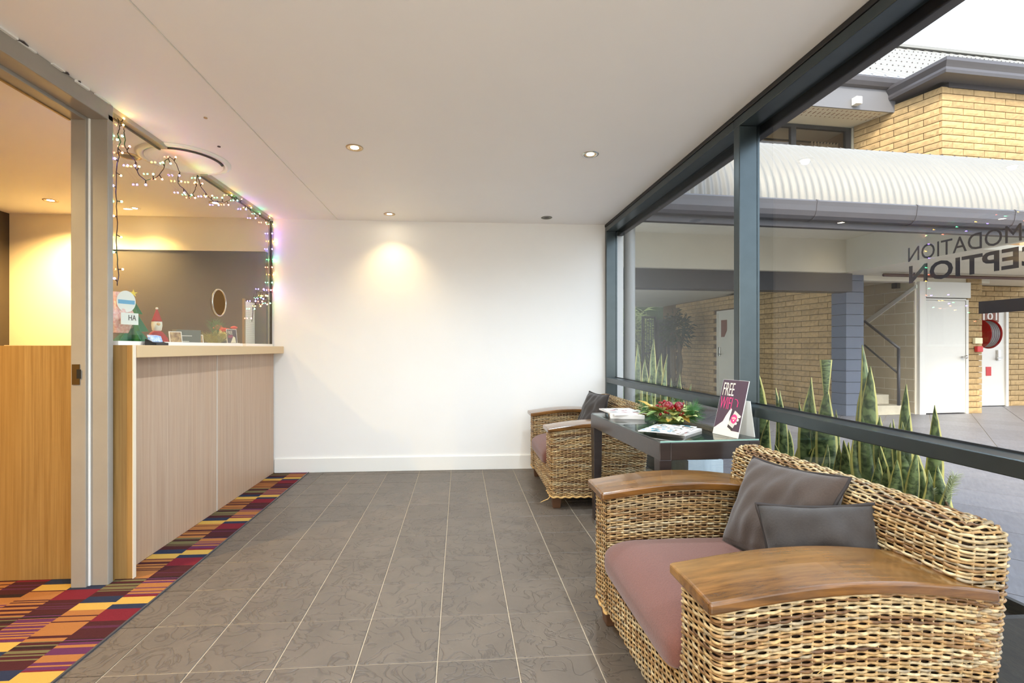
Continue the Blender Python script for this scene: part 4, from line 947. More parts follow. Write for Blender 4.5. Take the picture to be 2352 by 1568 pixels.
def planter(par, x0, x1, y0_, y1_, h, m):
    wl = .02
    mb = MB(); mb.add([(x0, y0_, 0), (x1, y0_, 0), (x1, y1_, 0), (x0, y1_, 0), (x0, y0_, h), (x1, y0_, h), (x1, y1_, h), (x0, y1_, h), (x0+wl, y0_+wl, h), (x1-wl, y0_+wl, h), (x1-wl, y1_-wl, h), (x0+wl, y1_-wl, h), (x0+wl, y0_+wl, h-.05), (x1-wl, y0_+wl, h-.05), (x1-wl, y1_-wl, h-.05), (x0+wl, y1_-wl, h-.05)],
        [(0, 3, 2, 1), (0, 1, 5, 4), (1, 2, 6, 5), (2, 3, 7, 6), (3, 0, 4, 7), (4, 5, 9, 8), (5, 6, 10, 9), (6, 7, 11, 10), (7, 4, 8, 11), (8, 9, 13, 12), (9, 10, 14, 13), (10, 11, 15, 14), (11, 8, 12, 15)])
    mb.obj('planter', m, par); MB().box(x0+wl, x1-wl, y0_+wl, y1_-wl, h-.08, h-.045).obj('soil', 'soil', par)
# clump right outside the near window
sA_ = thing('snake_plant', 'dense row of variegated snake plant behind the near armchair', 'plant', (1.83, 2.25, 0), 0, 'snake plants outside the glass')
planter(sA_, 1.68, 1.98, 1.62, 2.90, .26, 'pot_dark')
def leafpx(par, tip, base, W_, x=1.83, bend=0.0, face=None, twist=None, z0=.2, blunt=False, xb=None):
    t_ = onx(tip[0], tip[1], x); b_ = onx(base[0], base[1], x if xb is None else xb); f = (b_.z-z0)/max(.05, t_.z-b_.z); b2 = Vector((b_.x, b_.y, z0))
    dirv = math.atan2(t_.y, t_.x)-math.pi/2
    snake_leaf(par, b2, t_, W_, (0, bend, 0), dirv+(random.uniform(-.5, .5) if face is None else face), random.uniform(-.7, .7) if twist is None else twist, blunt=blunt)
# (tip px, px where it passes the rail, width)
for tip, bs, W_, be in (((1739, 846), (1790, 1000), .085, .03), ((1782, 890), (1790, 1000), .045, 0), ((1791, 896), (1815, 1000), .05, .02), ((1835, 920), (1850, 1000), .045, 0), ((1862, 880), (1862, 1010), .085, 0), ((1864, 866), (1880, 1000), .05, 0), ((1901, 882), (1885, 1000), .09, 0), ((1980, 792), (1995, 1000), .06, -.03), ((1999, 840), (1985, 1010), .085, 0), ((1986, 858), (1990, 1010), .06, 0), ((1920, 940), (1925, 1020), .035, 0), ((2021, 955), (2035, 1060), .07, 0), ((2046, 970), (2030, 1060), .05, 0), ((2052, 962), (2050, 1060), .03, 0), ((2090, 953), (2055, 1060), .05, -.02), ((2082, 882), (2105, 1060), .06, .02), ((2147, 930), (2105, 1060), .06, -.03), ((2072, 968), (2085, 1060), .06, 0), ((2088, 972), (2080, 1060), .05, 0), ((2152, 1068), (2095, 1130), .07, -.06), ((1950, 1015), (1965, 1090), .06, 0), ((2018, 1050), (2005, 1090), .06, 0), ((2060, 1055), (2050, 1100), .07, 0), ((1900, 1020), (1905, 1080), .05, 0), ((1880, 1000), (1870, 1080), .05, 0), ((1840, 985), (1840, 1080), .06, 0), ((1812, 985), (1812, 1080), .06, 0), ((1790, 1000), (1785, 1080), .04, .02)):
    leafpx(sA_, tip, bs, W_, 1.76+random.uniform(0, .14), be)
snake_leaf(sA_, onx(1897, 905, 1.80), onx(1898, 826, 1.80), .052, (0, 0, 0), -.7, .2, blunt=True)
for k in range(26):
    y = random.uniform(1.7, 2.82); b_ = Vector((random.uniform(1.78, 1.92), y, .2)); snake_leaf(sA_, b_, b_+Vector((random.uniform(-.05, .06), random.uniform(-.12, .12), random.uniform(.35, .62))), random.uniform(.045, .075), (0, random.uniform(-.03, .03), 0), random.uniform(-1.4, .4), random.uniform(-.6, .6))
# clump outside the far window
sB_ = thing('snake_plant', 'pale snake plant outside the far window near the grey post', 'plant', (2.0, 4.75, 0), 0, 'snake plants outside the glass')
planter(sB_, 1.86, 2.18, 4.25, 5.25, .26, 'pot_dark')
for tip, bs, W_, be in (((1424, 832), (1446, 925), .05, .05), ((1464, 790), (1470, 900), .085, 0), ((1502, 778), (1490, 900), .075, 0), ((1481, 825), (1484, 900), .09, 0), ((1519, 811), (1505, 900), .085, 0), ((1533, 813), (1512, 900), .075, 0), ((1496, 844), (1500, 905), .08, 0), ((1458, 850), (1458, 905), .06, 0), ((1512, 858), (1515, 905), .05, 0)):
    leafpx(sB_, tip, bs, W_, 1.97+random.uniform(0, .10), be)
# white-blue pot
sC_ = thing('snake_plant', 'snake plant in a square weathered pale blue pot beyond the table', 'plant', (1.85, 3.63, 0), 0, 'snake plants outside the glass')
planter(sC_, 1.70, 1.97, 3.42, 3.74, .34, 'pot_blue')
for tip, bs, W_, be in (((1528, 848), (1526, 905), .075, 0), ((1541, 868), (1545, 905), .045, 0), ((1561, 857), (1556, 905), .05, 0), ((1563, 876), (1568, 908), .045, 0), ((1588, 881), (1575, 908), .05, .02), ((1540, 880), (1535, 905), .05, 0)):
    leafpx(sC_, tip, bs, W_, 1.80+random.uniform(0, .08), be, z0=.29)
# fluffy little shrub
fs = thing('spiky_shrub', 'small pale spiky shrub outside behind the near armchair', 'plant', (1.85, 1.60, 0))
planter(fs, 1.74, 1.94, 1.42, 1.60, .30, 'pot_dark')
bq = onx(2172, 1152, 1.84); tq = onx(2194, 1094, 1.84)
MB().tube([(1.84, 1.52, .25), (1.84, 1.56, .42), bq], .005, 6).obj('stem', 'stem', fs)
pine_spray(bq, tq-bq, (tq-bq).length, 110, .032, 'needle_pale', 'needle_tuft', fs)
b3 = onx(2138, 1150, 1.84); t3 = onx(2146, 1124, 1.84); MB().tube([(1.84, 1.55, .27), b3], .004, 6).obj('stem', 'stem', fs); pine_spray(b3, t3-b3, (t3-b3).length, 40, .018, 'needle_pale', 'needle_tuft', fs)

# ------------------------------------------------------------------ outside: brick walls and building across the yard
def brick_meshes(L_, H_, D_, m, nm, rough=.012):
    out = []
    for k in range(4):
        nx, nz = 7, 3; mb = MB(); rs = np.random.RandomState(20+k)
        for j in range(nz+1):
            for i in range(nx+1):
                edge = i in (0, nx) or j in (0, nz); mb.v.append((L_*i/nx, 0 if edge else -rs.uniform(.2, 1)*rough, H_*j/nz))
        for j in range(nz):
            for i in range(nx): a = j*(nx+1)+i; mb.f.append((a, a+1, a+nx+2, a+nx+1))
        b = len(mb.v); mb.v += [(0, 0, 0), (L_, 0, 0), (L_, 0, H_), (0, 0, H_), (0, D_, 0), (L_, D_, 0), (L_, D_, H_), (0, D_, H_)]
        mb.f += [(b, b+4, b+5, b+1), (b+1, b+5, b+6, b+2), (b+2, b+6, b+7, b+3), (b+3, b+7, b+4, b)]
        out.append(mb.mesh(nm, m))
    return out
BL, BH = .40, .1065
BR = brick_meshes(BL-.011, BH-.011, .06, 'brick', 'brick'); BRL = brick_meshes(BL-.011, BH-.011, .06, 'brick_low', 'brick')
BLK = brick_meshes(.39, .19, .05, 'block_cream', 'block', .0005); BLB = brick_meshes(.39, .19, .05, 'block_blue', 'block', .0005)
def lay(par, o, d, length, z0, z1, meshes, bl=BL, bh=BH, out=.035, skip=None, name='brick'):
    """courses of single bricks on a wall face from o along d (world), facing right-hand side of d"""
    d = Vector(d).normalized(); ang = math.atan2(d.y, d.x); n_ = Vector((d.y, -d.x, 0)); r = 0; z = z0
    while z < z1-.02:
        hh = min(bh, z1-z); s = -(bl/2 if r % 2 else 0)
        while s < length-.02:
            a, b = max(s, 0), min(s+bl, length)
            if b-a > .03 and not (skip and skip((a+b)/2, z+hh/2)):
                ob = link(name, random.choice(meshes), par); p = Vector(o)+d*a+n_*out
                ob.matrix_parent_inverse = wmat(par).inverted(); ob.location = (p.x, p.y, z); ob.rotation_euler.z = ang; ob.scale = ((b-a)/bl, 1, hh/bh)
            s += bl
        z += bh; r += 1
def ebox(a0, a1, b0, b1, c0, c1): return MB().box(a0, a1, b0, b1, c0, c1).xf(EM)
# dark-blue block column
cb_ = thing('block_column', 'slate blue painted block column at the stair foot outside', 'column', ext(.17, .15, 0), EROT); cb_['kind'] = 'structure'
ebox(.035, .31, .035, .27, 0, 2.45).obj('core', 'block_blue_joint', cb_)
for r in range(13):
    z = r*.196
    hh = min(.190, 2.45-z)
    if hh < .03: break
    ebox(0, .35, 0, .30, z, z+hh).obj('block', 'block_blue', cb_, bevel=.003, seg=1)
# left brick wall in the undercroft (faces the viewer's left)
lw = thing('brick_wall', 'shaded split-face brick wall beside the undercroft door', 'wall', ext(0.06, 3, 0), EROT); lw['kind'] = 'structure'
ebox(.06, .30, .31, 6.4, 0, 2.45).obj('core', 'mortar', lw)
dA = ona(1652, 800, .02)[1]; dB = dA-.86
lay(lw, ext(.06, 6.4, 0), -EY, 6.1, 0, 2.44, BRL, skip=lambda s, z: (dB-.12 < 6.4-s < dA+.06 and z < 2.1) or 6.4-s > 5.6)
d3 = thing('door_3', 'cream door with dark notice in the shaded brick wall', 'door', ext(.03, (dA+dB)/2, 0), EROT); d3['kind'] = 'structure'
ebox(-.005, .05, dB, dA, .01, 2.04).obj('leaf_panel', 'ext_cream', d3)
ebox(-.02, .05, dA, dA+.05, 0, 2.09).obj('frame', 'ext_cream', d3); ebox(-.02, .05, dB-.05, dB, 0, 2.09).obj('frame', 'ext_cream', d3); ebox(-.02, .05, dB, dA, 2.04, 2.09).obj('frame', 'ext_cream', d3)
MB().prism([Vector(p) for p in ((-.012, dA-.12, 1.86), (-.012, dA-.34, 1.86), (-.012, dA-.34, 1.60), (-.012, dA-.24, 1.45), (-.012, dA-.12, 1.45))], (.006, 0, 0)).xf(EM).obj('notice', 'sign_brown', d3)
ebox(-.04, -.005, dA-.10, dA-.05, .98, 1.20).obj('handle_plate', 'chrome', d3, bevel=.004); MB().tube([ext(-.03, dA-.08, 1.03), ext(-.06, dA-.08, 1.03), ext(-.06, dA-.2, 1.03)], .012, 8).obj('handle', 'chrome', d3)
# beam, bulkheads, ceilings of the undercroft
struct(ebox(-6.5, -.002, -.12, .14, 2.14, 2.448).obj('beam_1', 'beam_dark'), 'dark beam spanning the undercroft opening')
struct(ebox(-6.5, -.14, -.20, -.12, 2.45, 3.0).obj('wall_bulkhead', 'ext_cream'), 'cream bulkhead above the undercroft beam')
struct(ebox(-.20, -.12, -2.75, -.12, 2.45, 3.0).obj('wall_bulkhead_side', 'ext_cream'), 'cream bulkhead side running toward the lobby')
struct(ebox(-5.0, -.12, -2.75, -.12, 3.0, 3.06).obj('ceiling_canopy', 'ext_cream'), 'cream ceiling under the curved canopy')
struct(ebox(-6.5, .4, .14, 6.6, 2.45, 2.55).obj('ceiling_undercroft', 'ext_cream'), 'low cream ceiling of the shaded undercroft')
struct(ebox(-.12, 5, -2.1, 3.2, 2.45, 2.52).obj('ceiling_walkway', 'ext_cream'), 'cream soffit over the walkway by the doors')
# stair rising away beside a painted block wall
stp = thing('stair', 'pale concrete stair steps rising behind the blue column', 'stair', ext(.8, .5, 0), EROT)
for k in range(8): ebox(.37, 1.18, .02+.27*k, .02+.27*(k+1) if k < 7 else 2.55, 0, .165*(k+1)).obj('step', 'concrete', stp, bevel=.006)
sw = thing('stair_wall', 'cream painted block wall beside the outdoor stair', 'wall', ext(1.5, 1.05, 0), EROT); sw['kind'] = 'structure'
ebox(1.44, 1.49, .04, 2.6, 0, 2.448).obj('core', 'block_joint', sw)
lay(sw, ext(1.44, 2.60, 0), -EY, 2.55, .02, 2.44, BLK, bl=.4, bh=.2, out=.004, name='block')
ebox(.31, 1.44, 2.60, 2.7, 0, 2.448).obj('end_wall', 'block_cream', sw)
st0 = ona(1988, 742, 1.425); st1 = ona(2106, 657, 1.425)
MB().prism([(1.41, st0[1], st0[2]-.05), (1.41, st0[1], st0[2]+.05), (1.41, st1[1], st1[2]+.03), (1.41, st1[1], st1[2]-.03)], (.024, 0, 0)).xf(EM).obj('stringer', 'ext_white', sw)
wl0 = ona(2058, 656, 1.40); ebox(1.36, 1.434, wl0[1]-.05, wl0[1]+.05, wl0[2]-.05, wl0[2]+.05).obj('wall_lamp', 'frame_black', sw)
hr = thing('handrail', 'dark steel handrail descending along the outdoor stair', 'handrail', ext(1.1, .1, 0), EROT)
AH = 1.08; pz = [ona(1985, 737, AH), ona(2064, 799, AH), ona(2066, 930, AH)]; low = [ona(1985, 792, AH), ona(2064, 858, AH)]
MB().tube([ext(*pz[0]), ext(*pz[1])], .022, 10).obj('top_rail', 'rail_dark', hr, smooth=True)
MB().tube([ext(*pz[1]), ext(AH, pz[1][1], .165)], .024, 10).obj('post', 'rail_dark', hr, smooth=True)
MB().tube([ext(*low[0]), ext(low[1][0], pz[1][1], low[1][2])], .016, 10).obj('lower_rail', 'rail_dark', hr, smooth=True)
MB().lathe([(.024, -.012), (.026, 0), (.024, .012)], 12, ext(*pz[1])).obj('elbow', 'rail_dark', hr)
# cupboard
_cl, _cr, _pr = onb(2110, 900, 0)[0], onb(2222, 900, 0)[0], onb(2256, 900, 0)[0]
def CA(a): return _cl+(a-1.5)/.8*(_cr-_cl) if a <= 2.30 else _cr+(a-2.30)/.37*(_pr-_cr)
# cupboard
cu_ = thing('cupboard', 'tall white cupboard door with overhead panel outside', 'cupboard', ext(1.95, .1, 0), EROT)
ebox(CA(1.50), CA(1.60), -.02, .10, 0, 2.36).obj('frame', 'ext_white', cu_); ebox(CA(2.26), CA(2.30), -.02, .10, 0, 2.05).obj('frame', 'ext_white', cu_); ebox(CA(1.60), CA(2.26), -.02, .10, 2.035, 2.065).obj('frame', 'ext_white', cu_)
dd_ = ebox(CA(1.605), CA(2.255), -.01, .03, .02, 2.03).obj('door', 'ext_white', cu_, bevel=.003)
kn = ext(CA(2.19), -.02, 1.02); MB().tube([kn, kn-EY*.05], .012, 8).ball(kn-EY*.06, .032, 14, 10).obj('knob', 'chrome', dd_, smooth=True)
ebox(CA(1.60), CA(2.34), -.03, .02, 2.08, 2.36).obj('overhead_panel', 'ext_white', cu_, bevel=.003)
# pillar, walkway walls, door 2
bp_ = thing('brick_pillar', 'sunlit split-face brick pillar beside the white cupboard', 'pillar', ext(2.5, .2, 0), EROT); bp_['kind'] = 'structure'
ebox(CA(2.335), CA(2.64), .035, .85, 0, 2.45).obj('core', 'mortar', bp_); lay(bp_, ext(CA(2.30), .035, 0), EX, CA(2.67)-CA(2.30), 0, 2.44, BR); lay(bp_, ext(CA(2.64), .04, 0), EY, .80, 0, 2.44, BR)
rw_ = thing('brick_wall', 'sunlit brick wall right of the numbered door', 'wall', ext(4.6, .9, 0), EROT); rw_['kind'] = 'structure'
ebox(2.60, 8, .86, 1.2, 0, 2.45).obj('core', 'mortar', rw_)
lay(rw_, ext(2.66, .86, 0), EX, 3.6, 0, 2.44, BR, skip=lambda s, z: (.0 < s < 1.16 and z < 2.14))
da1 = onb(2310, 900, .82)[0]; da0 = da1-.84
d2_ = thing('door_2', 'white door numbered 01 partly behind the brick pillar', 'door', ext((da0+da1)/2, .8, 0), EROT); d2_['kind'] = 'structure'
ebox(da0, da1-.06, .80, .85, .01, 2.04).obj('leaf_panel', 'ext_white', d2_); ebox(da1-.06, da1, .77, .86, 0, 2.10).obj('frame', 'ext_white', d2_); ebox(da0-.06, da0, .77, .86, 0, 2.10).obj('frame', 'ext_white', d2_); ebox(da0, da1-.06, .77, .86, 2.04, 2.10).obj('frame', 'ext_white', d2_)
ebox(da0, da1-.06, .79, .86, 0, .015).obj('threshold', 'frame_black', d2_)
pn = onb(2284, 733, .79); ebox(pn[0]-.30, pn[0]+.10, .785, .80, 1.70, 1.94).obj('number_plate', 'sign_brown', d2_)
me01 = textmesh('101', .34, .15, 'ext_white', 'door_number', .01); o01 = link('door_number', me01, d2_); o01.matrix_parent_inverse = wmat(d2_).inverted(); p0 = ext(pn[0]-.28, .7845, 1.745); o01.matrix_basis = frame_mat(p0, EX, (0, 0, 1))
ph = onb(2292, 822, .79); ebox(ph[0]-.03, ph[0]+.03, .76, .80, .93, 1.14).obj('lock_plate', 'chrome', d2_, bevel=.004); MB().tube([ext(ph[0], .76, .98), ext(ph[0], .72, .98), ext(ph[0]-.12, .72, .98)], .012, 8).obj('handle', 'chrome', d2_)
ebox(ph[0]-.28, ph[0]-.16, .79, .80, .62, .80).obj('fire_sticker', 'hose_red', d2_)
hz_ = thing('hose_reel', 'red fire hose reel with grey hose behind the brick pillar', 'hose reel', ext(2.95, .5, 1.45), EROT)
hc = onb(2259, 767, .40); HC = Vector(ext(*hc))
Rh = Matrix.Translation(HC) @ Matrix.Rotation(-1.75, 4, 'Z')
for yo in (-.09, .09): MB().lathe([(.01, yo-.004), (.265, yo-.004), (.28, yo), (.265, yo+.004), (.01, yo+.004)], 36, axis='y').xf(Rh).obj('side_disc', 'hose_red', hz_)
for k in range(5): MB().tube([(.235*math.cos(a), -.066+k*.033, .235*math.sin(a)) for a in np.linspace(0, 2*math.pi, 32, endpoint=False)], .0165, 8, closed=True).xf(Rh).obj('hose_coil', 'hose_grey', hz_, smooth=True)
MB().tube([HC+EX*.0, HC+EY*.42], .03, 10).obj('bracket', 'hose_red', hz_); MB().tube([(-.2, -.06, -.14), (-.17, -.06, -.28), (-.19, -.07, -.36)], .014, 8).xf(Rh).obj('nozzle_hose', 'hose_grey', hz_)
ca = onb(2243, 782, -.02); cbx = ebox(ca[0]-.08, ca[0]+.08, -.06, -.013, ca[2]-.055, ca[2]+.05).obj('alarm_box', 'box_cream', bevel=.006); tag(cbx, 'cream electrical box on the brick pillar above red alarm', 'electrical box')
cc = onb(2245, 801, -.02); al = ebox(cc[0]-.06, cc[0]+.06, -.07, -.013, cc[2]-.055, cc[2]+.05).obj('fire_alarm', 'hose_red', bevel=.01); tag(al, 'red break-glass fire alarm on the brick pillar', 'fire alarm')
pp = MB().tube([ext(.36, -.35, 2.40), ext(7, -.35, 2.40)], .028, 10).obj('sprinkler_pipe', 'pipe_brown', smooth=True); tag(pp, 'brown pipe running under the walkway soffit', 'pipe')
for a in (.95, 3.3): MB().tube([ext(a, -.35, 2.40), ext(a, -.35, 2.4495)], .012, 6).obj('pipe_clip', 'frame_black', pp)
struct(ebox(.36, 3.0, .02, .20, 2.36, 2.448).obj('beam_2', 'ext_cream'), 'cream lintel beam above the cupboard and stair')

# ------------------------------------------------------------------ outside: curved canopy, gutter, post
RC = .92; PITCH = .085
cv_ = thing('canopy_roof', 'white corrugated curved canopy roof outside the window', 'roof', ext(-1, -2.5, 2.6), EROT)
a0c, a1c = -5.2, .3; ncol = int((a1c-a0c)/PITCH*6)
cm = MB(); prof = [(th, None) for th in np.linspace(0, math.pi/2, 16)]
def canopy_pt(a, th, ext_b=0):
    w = .014*math.cos(2*math.pi*a/PITCH); r = RC+w; return (a, -3.0+RC-r*math.cos(th)+ext_b, 2.60+r*math.sin(th))
rows = [(th, 0) for th in np.linspace(0, math.pi/2, 15)]+[(math.pi/2, .5), (math.pi/2, 1.2)]
for th, eb in rows:
    for i in range(ncol+1): p = canopy_pt(a0c+(a1c-a0c)*i/ncol, th, eb); cm.v.append((p[0], p[1], p[2]+eb*.06))
w_ = ncol+1
for j in range(len(rows)-1):
    for i in range(ncol): cm.f.append((j*w_+i, j*w_+i+1, (j+1)*w_+i+1, (j+1)*w_+i))
cm.xf(EM).obj('corrugated_sheet', 'roof_white', cv_, smooth=True, recalc=False)
scs = MB()
for k in range(31):
    a = a0c+.1+k*.17; th = math.radians(66); p = (a, -3.0+RC-(RC+.012)*math.cos(th), 2.60+(RC+.012)*math.sin(th)); scs.ball(p, .010, 6, 4)
scs.xf(EM).obj('roof_screws', 'screw', cv_, kind='stuff')
ru = MB()
for k in range(26):
    a = onb(random.uniform(1850, 2080), 470, -3.0)[0]; ru.box(a, a+random.uniform(.01, .04), -3.016, -3.004, 2.60, 2.60+random.uniform(.012, .035))
ru.xf(EM).obj('rust_flakes', 'sign_brown', cv_, kind='stuff')
gt = thing('canopy_gutter', 'dark rounded gutter along the curved canopy edge', 'gutter', ext(-1, -3.06, 2.5), EROT)
gp = [(-2.99, 2.625), (-3.10, 2.625), (-3.112, 2.61), (-3.105, 2.57), (-3.10, 2.52), (-3.08, 2.475), (-3.045, 2.45), (-2.99, 2.445)]
MB().prism([(a0c, b, z) for b, z in gp], (a1c-a0c, 0, 0)).xf(EM).obj('gutter_profile', 'gutter_dark', gt, smooth=False)
ebox(a0c, a1c, -2.99, -2.93, 2.385, 2.60).obj('fascia_board', 'beam_dark', gt)
for px in (1875, 2105, 2330):
    a = onb(px, 490, -3.1)[0]; MB().prism([(a, b-.004 if b < -3 else b, z+(.004 if z > 2.6 else -.004 if z < 2.5 else 0)) for b, z in gp], (.02, 0, 0)).xf(EM).obj('gutter_joint', 'gutter_dark', gt)
po = thing('canopy_post', 'round grey steel post carrying the canopy corner', 'post', (1.70, 4.62, 0))
MB().lathe([(.055, 0), (.055, 2.40)], 24, (1.69, 4.62, 0)).obj('shaft', 'post_grey', po, smooth=False)
MB().lathe([(.075, 0), (.075, .012)], 24, (1.69, 4.62, 0)).obj('foot_plate', 'post_grey', po)
dp = MB().box(1.588, 1.626, 4.74, 4.80, 0, 2.30).obj('downpipe', 'frame_black', bevel=.004); tag(dp, 'dark square downpipe outside the far window corner', 'downpipe')
flx = thing('flood_light', 'small grey floodlight under the canopy edge by the post', 'light', (1.83, 4.66, 2.3))
pf = ony(1462, 514, 4.62); MB().tube([(1.74, 4.62, pf.z+.02), (pf.x-.02, 4.62, pf.z+.02)], .012, 8).obj('arm', 'post_grey', flx); MB().prism([(pf.x-.03, 4.58, pf.z-.04), (pf.x+.03, 4.58, pf.z+.04), (pf.x+.01, 4.58, pf.z+.05), (pf.x-.05, 4.58, pf.z+.03), (pf.x-.06, 4.58, pf.z-.02)], (0, .07, 0)).obj('head', 'post_grey', flx)

# ------------------------------------------------------------------ outside: upper storey
ub = thing('upper_brick_bay', 'sunlit pale brick bay of the upper storey outside', 'building', ext(1.5, 0, 3.0), EROT); ub['kind'] = 'structure'
cA = (.79, -.91); cL = (.42, .26); cR = (2.36, -.91)
ZT = 5.28
MB().prism([(cA[0]+.03, cA[1]+.05, 2.56), (cR[0]-.03, cR[1]+.05, 2.56), (cR[0]-.03, 1.5, 2.56), (cL[0]+.05, 1.5, 2.56), (cL[0]+.05, cL[1], 2.56)], (0, 0, ZT-2.56)).xf(EM).obj('core', 'mortar', ub)
zb0 = ZT-16*BH
lay(ub, ext(cA[0], cA[1]+.035, 0), EX, cR[0]-cA[0], zb0, ZT, BR)
dl = (ext(cA[0], cA[1], 0)-ext(cL[0], cL[1], 0)); ln = dl.length
lay(ub, ext(cL[0], cL[1], 0)+Vector((-dl.y, dl.x, 0)).normalized()*.035, dl, ln, zb0, ZT, BR)
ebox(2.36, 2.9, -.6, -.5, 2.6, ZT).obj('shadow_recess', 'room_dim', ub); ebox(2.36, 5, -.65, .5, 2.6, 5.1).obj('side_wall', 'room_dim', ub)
# bay gutter
gz = onb(2175, 128, -1.22)[2]; gL = onz(1991, 226, gz); gC = ext(*onb(2175, 128, -1.22)); gR = gC+EX*4.2
bg_ = thing('bay_gutter', 'dark moulded gutter wrapping the upper brick bay', 'gutter', gC)
prof_g = [(0, 0), (.0, -.05), (.03, -.09), (.05, -.12), (.045, -.16), (.06, -.20), (.30, -.20), (.30, 0)]
def sweep(pts, prof):
    mb = MB(); n = len(prof)
    for i, p in enumerate(pts):
        if i == 0: d = (pts[1]-pts[0])
        elif i == len(pts)-1: d = pts[-1]-pts[-2]
        else: d = (pts[i+1]-pts[i]).normalized()+(pts[i]-pts[i-1]).normalized()
        d.z = 0; d.normalize(); inn = Vector((-d.y, d.x, 0)); k = 1.0
        if 0 < i < len(pts)-1: k = 1/max(.3, d.dot((pts[i+1]-pts[i]).normalized()))
        for w, z in prof: mb.v.append(tuple(p+inn*w*k+Vector((0, 0, z))))
    for i in range(len(pts)-1):
        for k in range(n): mb.f.append((i*n+k, i*n+(k+1) % n, (i+1)*n+(k+1) % n, (i+1)*n+k))
    mb.f += [tuple(range(n))[::-1], tuple((len(pts)-1)*n+k for k in range(n))]
    return mb
sweep([gL, gC, gR], prof_g).obj('gutter_profile', 'gutter_dark', bg_)
MB().prism([gC+EY*.02, gR+EY*.02, gR+EY*1.95, gC+EY*1.95], (0, 0, -.05)).obj('bay_roof_cap', 'roof_white', bg_)
ebox(cA[0]+.1, 5.5, cA[1]-.02, cA[1]+.10, ZT-.02, gz-.20).obj('fascia_board', 'beam_dark', bg_)
# recessed upper window, soffit, fascia, main roof
uw = thing('upper_window', 'upper storey window with drawn curtain and dark frame', 'window', ext(-1, .4, 3.6), EROT); uw['kind'] = 'structure'
SZ = 5.16
def uwin(a0, a1, c0, c1, b0=.30, b1=.36): return ebox(a0, a1, b0, b1, c0, c1)
uwin(-5, .40, SZ-.07, SZ-.01).obj('head_frame', 'frame_black', uw); uwin(.30, .40, 3.6, SZ-.07).obj('side_frame', 'frame_black', uw); uwin(.42, .54, 3.6, SZ-.01, .28, .36).obj('brick_trim', 'ext_cream', uw)
am = onb(1820, 305, .33)[0]; uwin(am-.05, am+.05, 3.6, SZ-.07).obj('mullion', 'frame_black', uw)
uwin(-5, am-.05, 3.6, SZ-.07, .325, .332).obj('pane', 'window_glass', uw); uwin(am+.05, .30, 3.6, SZ-.07, .325, .332).obj('pane', 'window_glass', uw)
ebox(-5, .45, 2.2, 2.3, 3.5, SZ).obj('room_wall', 'room_dim', uw); ebox(.40, .45, .36, 2.3, 3.5, SZ).obj('room_side', 'room_dim', uw); ebox(-5, .45, .36, 2.3, SZ-.01, SZ+.05).obj('room_ceiling', 'ext_cream', uw); ebox(-5, .45, .3, 2.3, 3.45, 3.6).obj('room_floor', 'room_dim', uw)
ca0 = onb(1858, 310, .55)[0]; ca1 = onb(1922, 310, .55)[0]; cw = MB(); n = 48
for i in range(n+1):
    a = ca0+(ca1-ca0)*i/n; b = .55+.035*math.sin(i*1.15); cw.v += [(a, b, 3.7), (a, b, SZ-.19)]
for i in range(n): cw.f.append((2*i, 2*i+2, 2*i+3, 2*i+1))
cwo = cw.xf(EM).obj('curtain', 'curtain', uw, smooth=True, recalc=False); md = cwo.modifiers.new('thick', 'SOLIDIFY'); md.thickness = .004
MB().tube([ext(-3, .55, SZ-.19), ext(ca1+.1, .55, SZ-.19)], .014, 8).obj('curtain_rod', 'frame_black', uw)
sf = thing('eaves_soffit', 'perforated cream eaves soffit under the upper roof', 'soffit', ext(-2, 0, SZ), EROT); sf['kind'] = 'structure'
ebox(-5, .62, -.30, .36, SZ, SZ+.02).obj('soffit_board', 'ext_cream', sf)
sl = MB()
for r, (b0, b1) in enumerate(((-.22, -.18), (-.13, -.05), (0.0, .03))):
    for k in range(38): a = -2.9+k*.09+r*.03; sl.box(a, a+.016, b0, b1, SZ-.001, SZ+.001)
sl.xf(EM).obj('vent_slots', 'sign_brown', sf, kind='stuff')
mf = thing('main_roof', 'pale ribbed metal roof with grey fascia over upper storey', 'roof', ext(-1, 0, 5.5), EROT)
ebox(-5, .62, -.32, -.30, SZ-.02, 5.50).obj('fascia_board', 'fascia_grey', mf)
mgz = 5.66
MB().prism([(-5, b, z) for b, z in ((-.32, mgz), (-.43, mgz), (-.44, mgz-.03), (-.42, mgz-.09), (-.38, mgz-.14), (-.32, mgz-.16))], (5.75, 0, 0)).xf(EM).obj('gutter_profile', 'gutter_dark', mf)
rm = MB(); RP = .25; nr = int(24/RP)
slope = .88; rl = 3.3
for k in range(nr):
    a = -6+k*RP; pr = [(a, 0), (a+.02, .018), (a+.05, .018), (a+.07, 0), (a+RP, 0)]
    for i in range(4):
        (x0_, h0_), (x1_, h1_) = pr[i], pr[i+1]; v = len(rm.v)
        rm.v += [(x0_, -.44, mgz+h0_), (x1_, -.44, mgz+h1_), (x1_, -.44+rl, mgz+rl*slope+h1_), (x0_, -.44+rl, mgz+rl*slope+h0_)]; rm.f.append((v, v+1, v+2, v+3))
rm.xf(EM).obj('ribbed_sheet', 'roof_white', mf, recalc=False)
rs_ = MB()
for r in range(7):
    for k in range(190): a = -6+k*.125; b = .02+r*.48; rs_.ball((a, b, mgz+(b+.44)*slope+.016), .012, 5, 3)
rs_.xf(EM).obj('roof_screws', 'screw', mf, kind='stuff')
ebox(-6, 18, -.44+rl-.1, -.44+rl+.1, mgz+rl*slope-.02, mgz+rl*slope+.05).obj('ridge_cap', 'roof_white', mf)
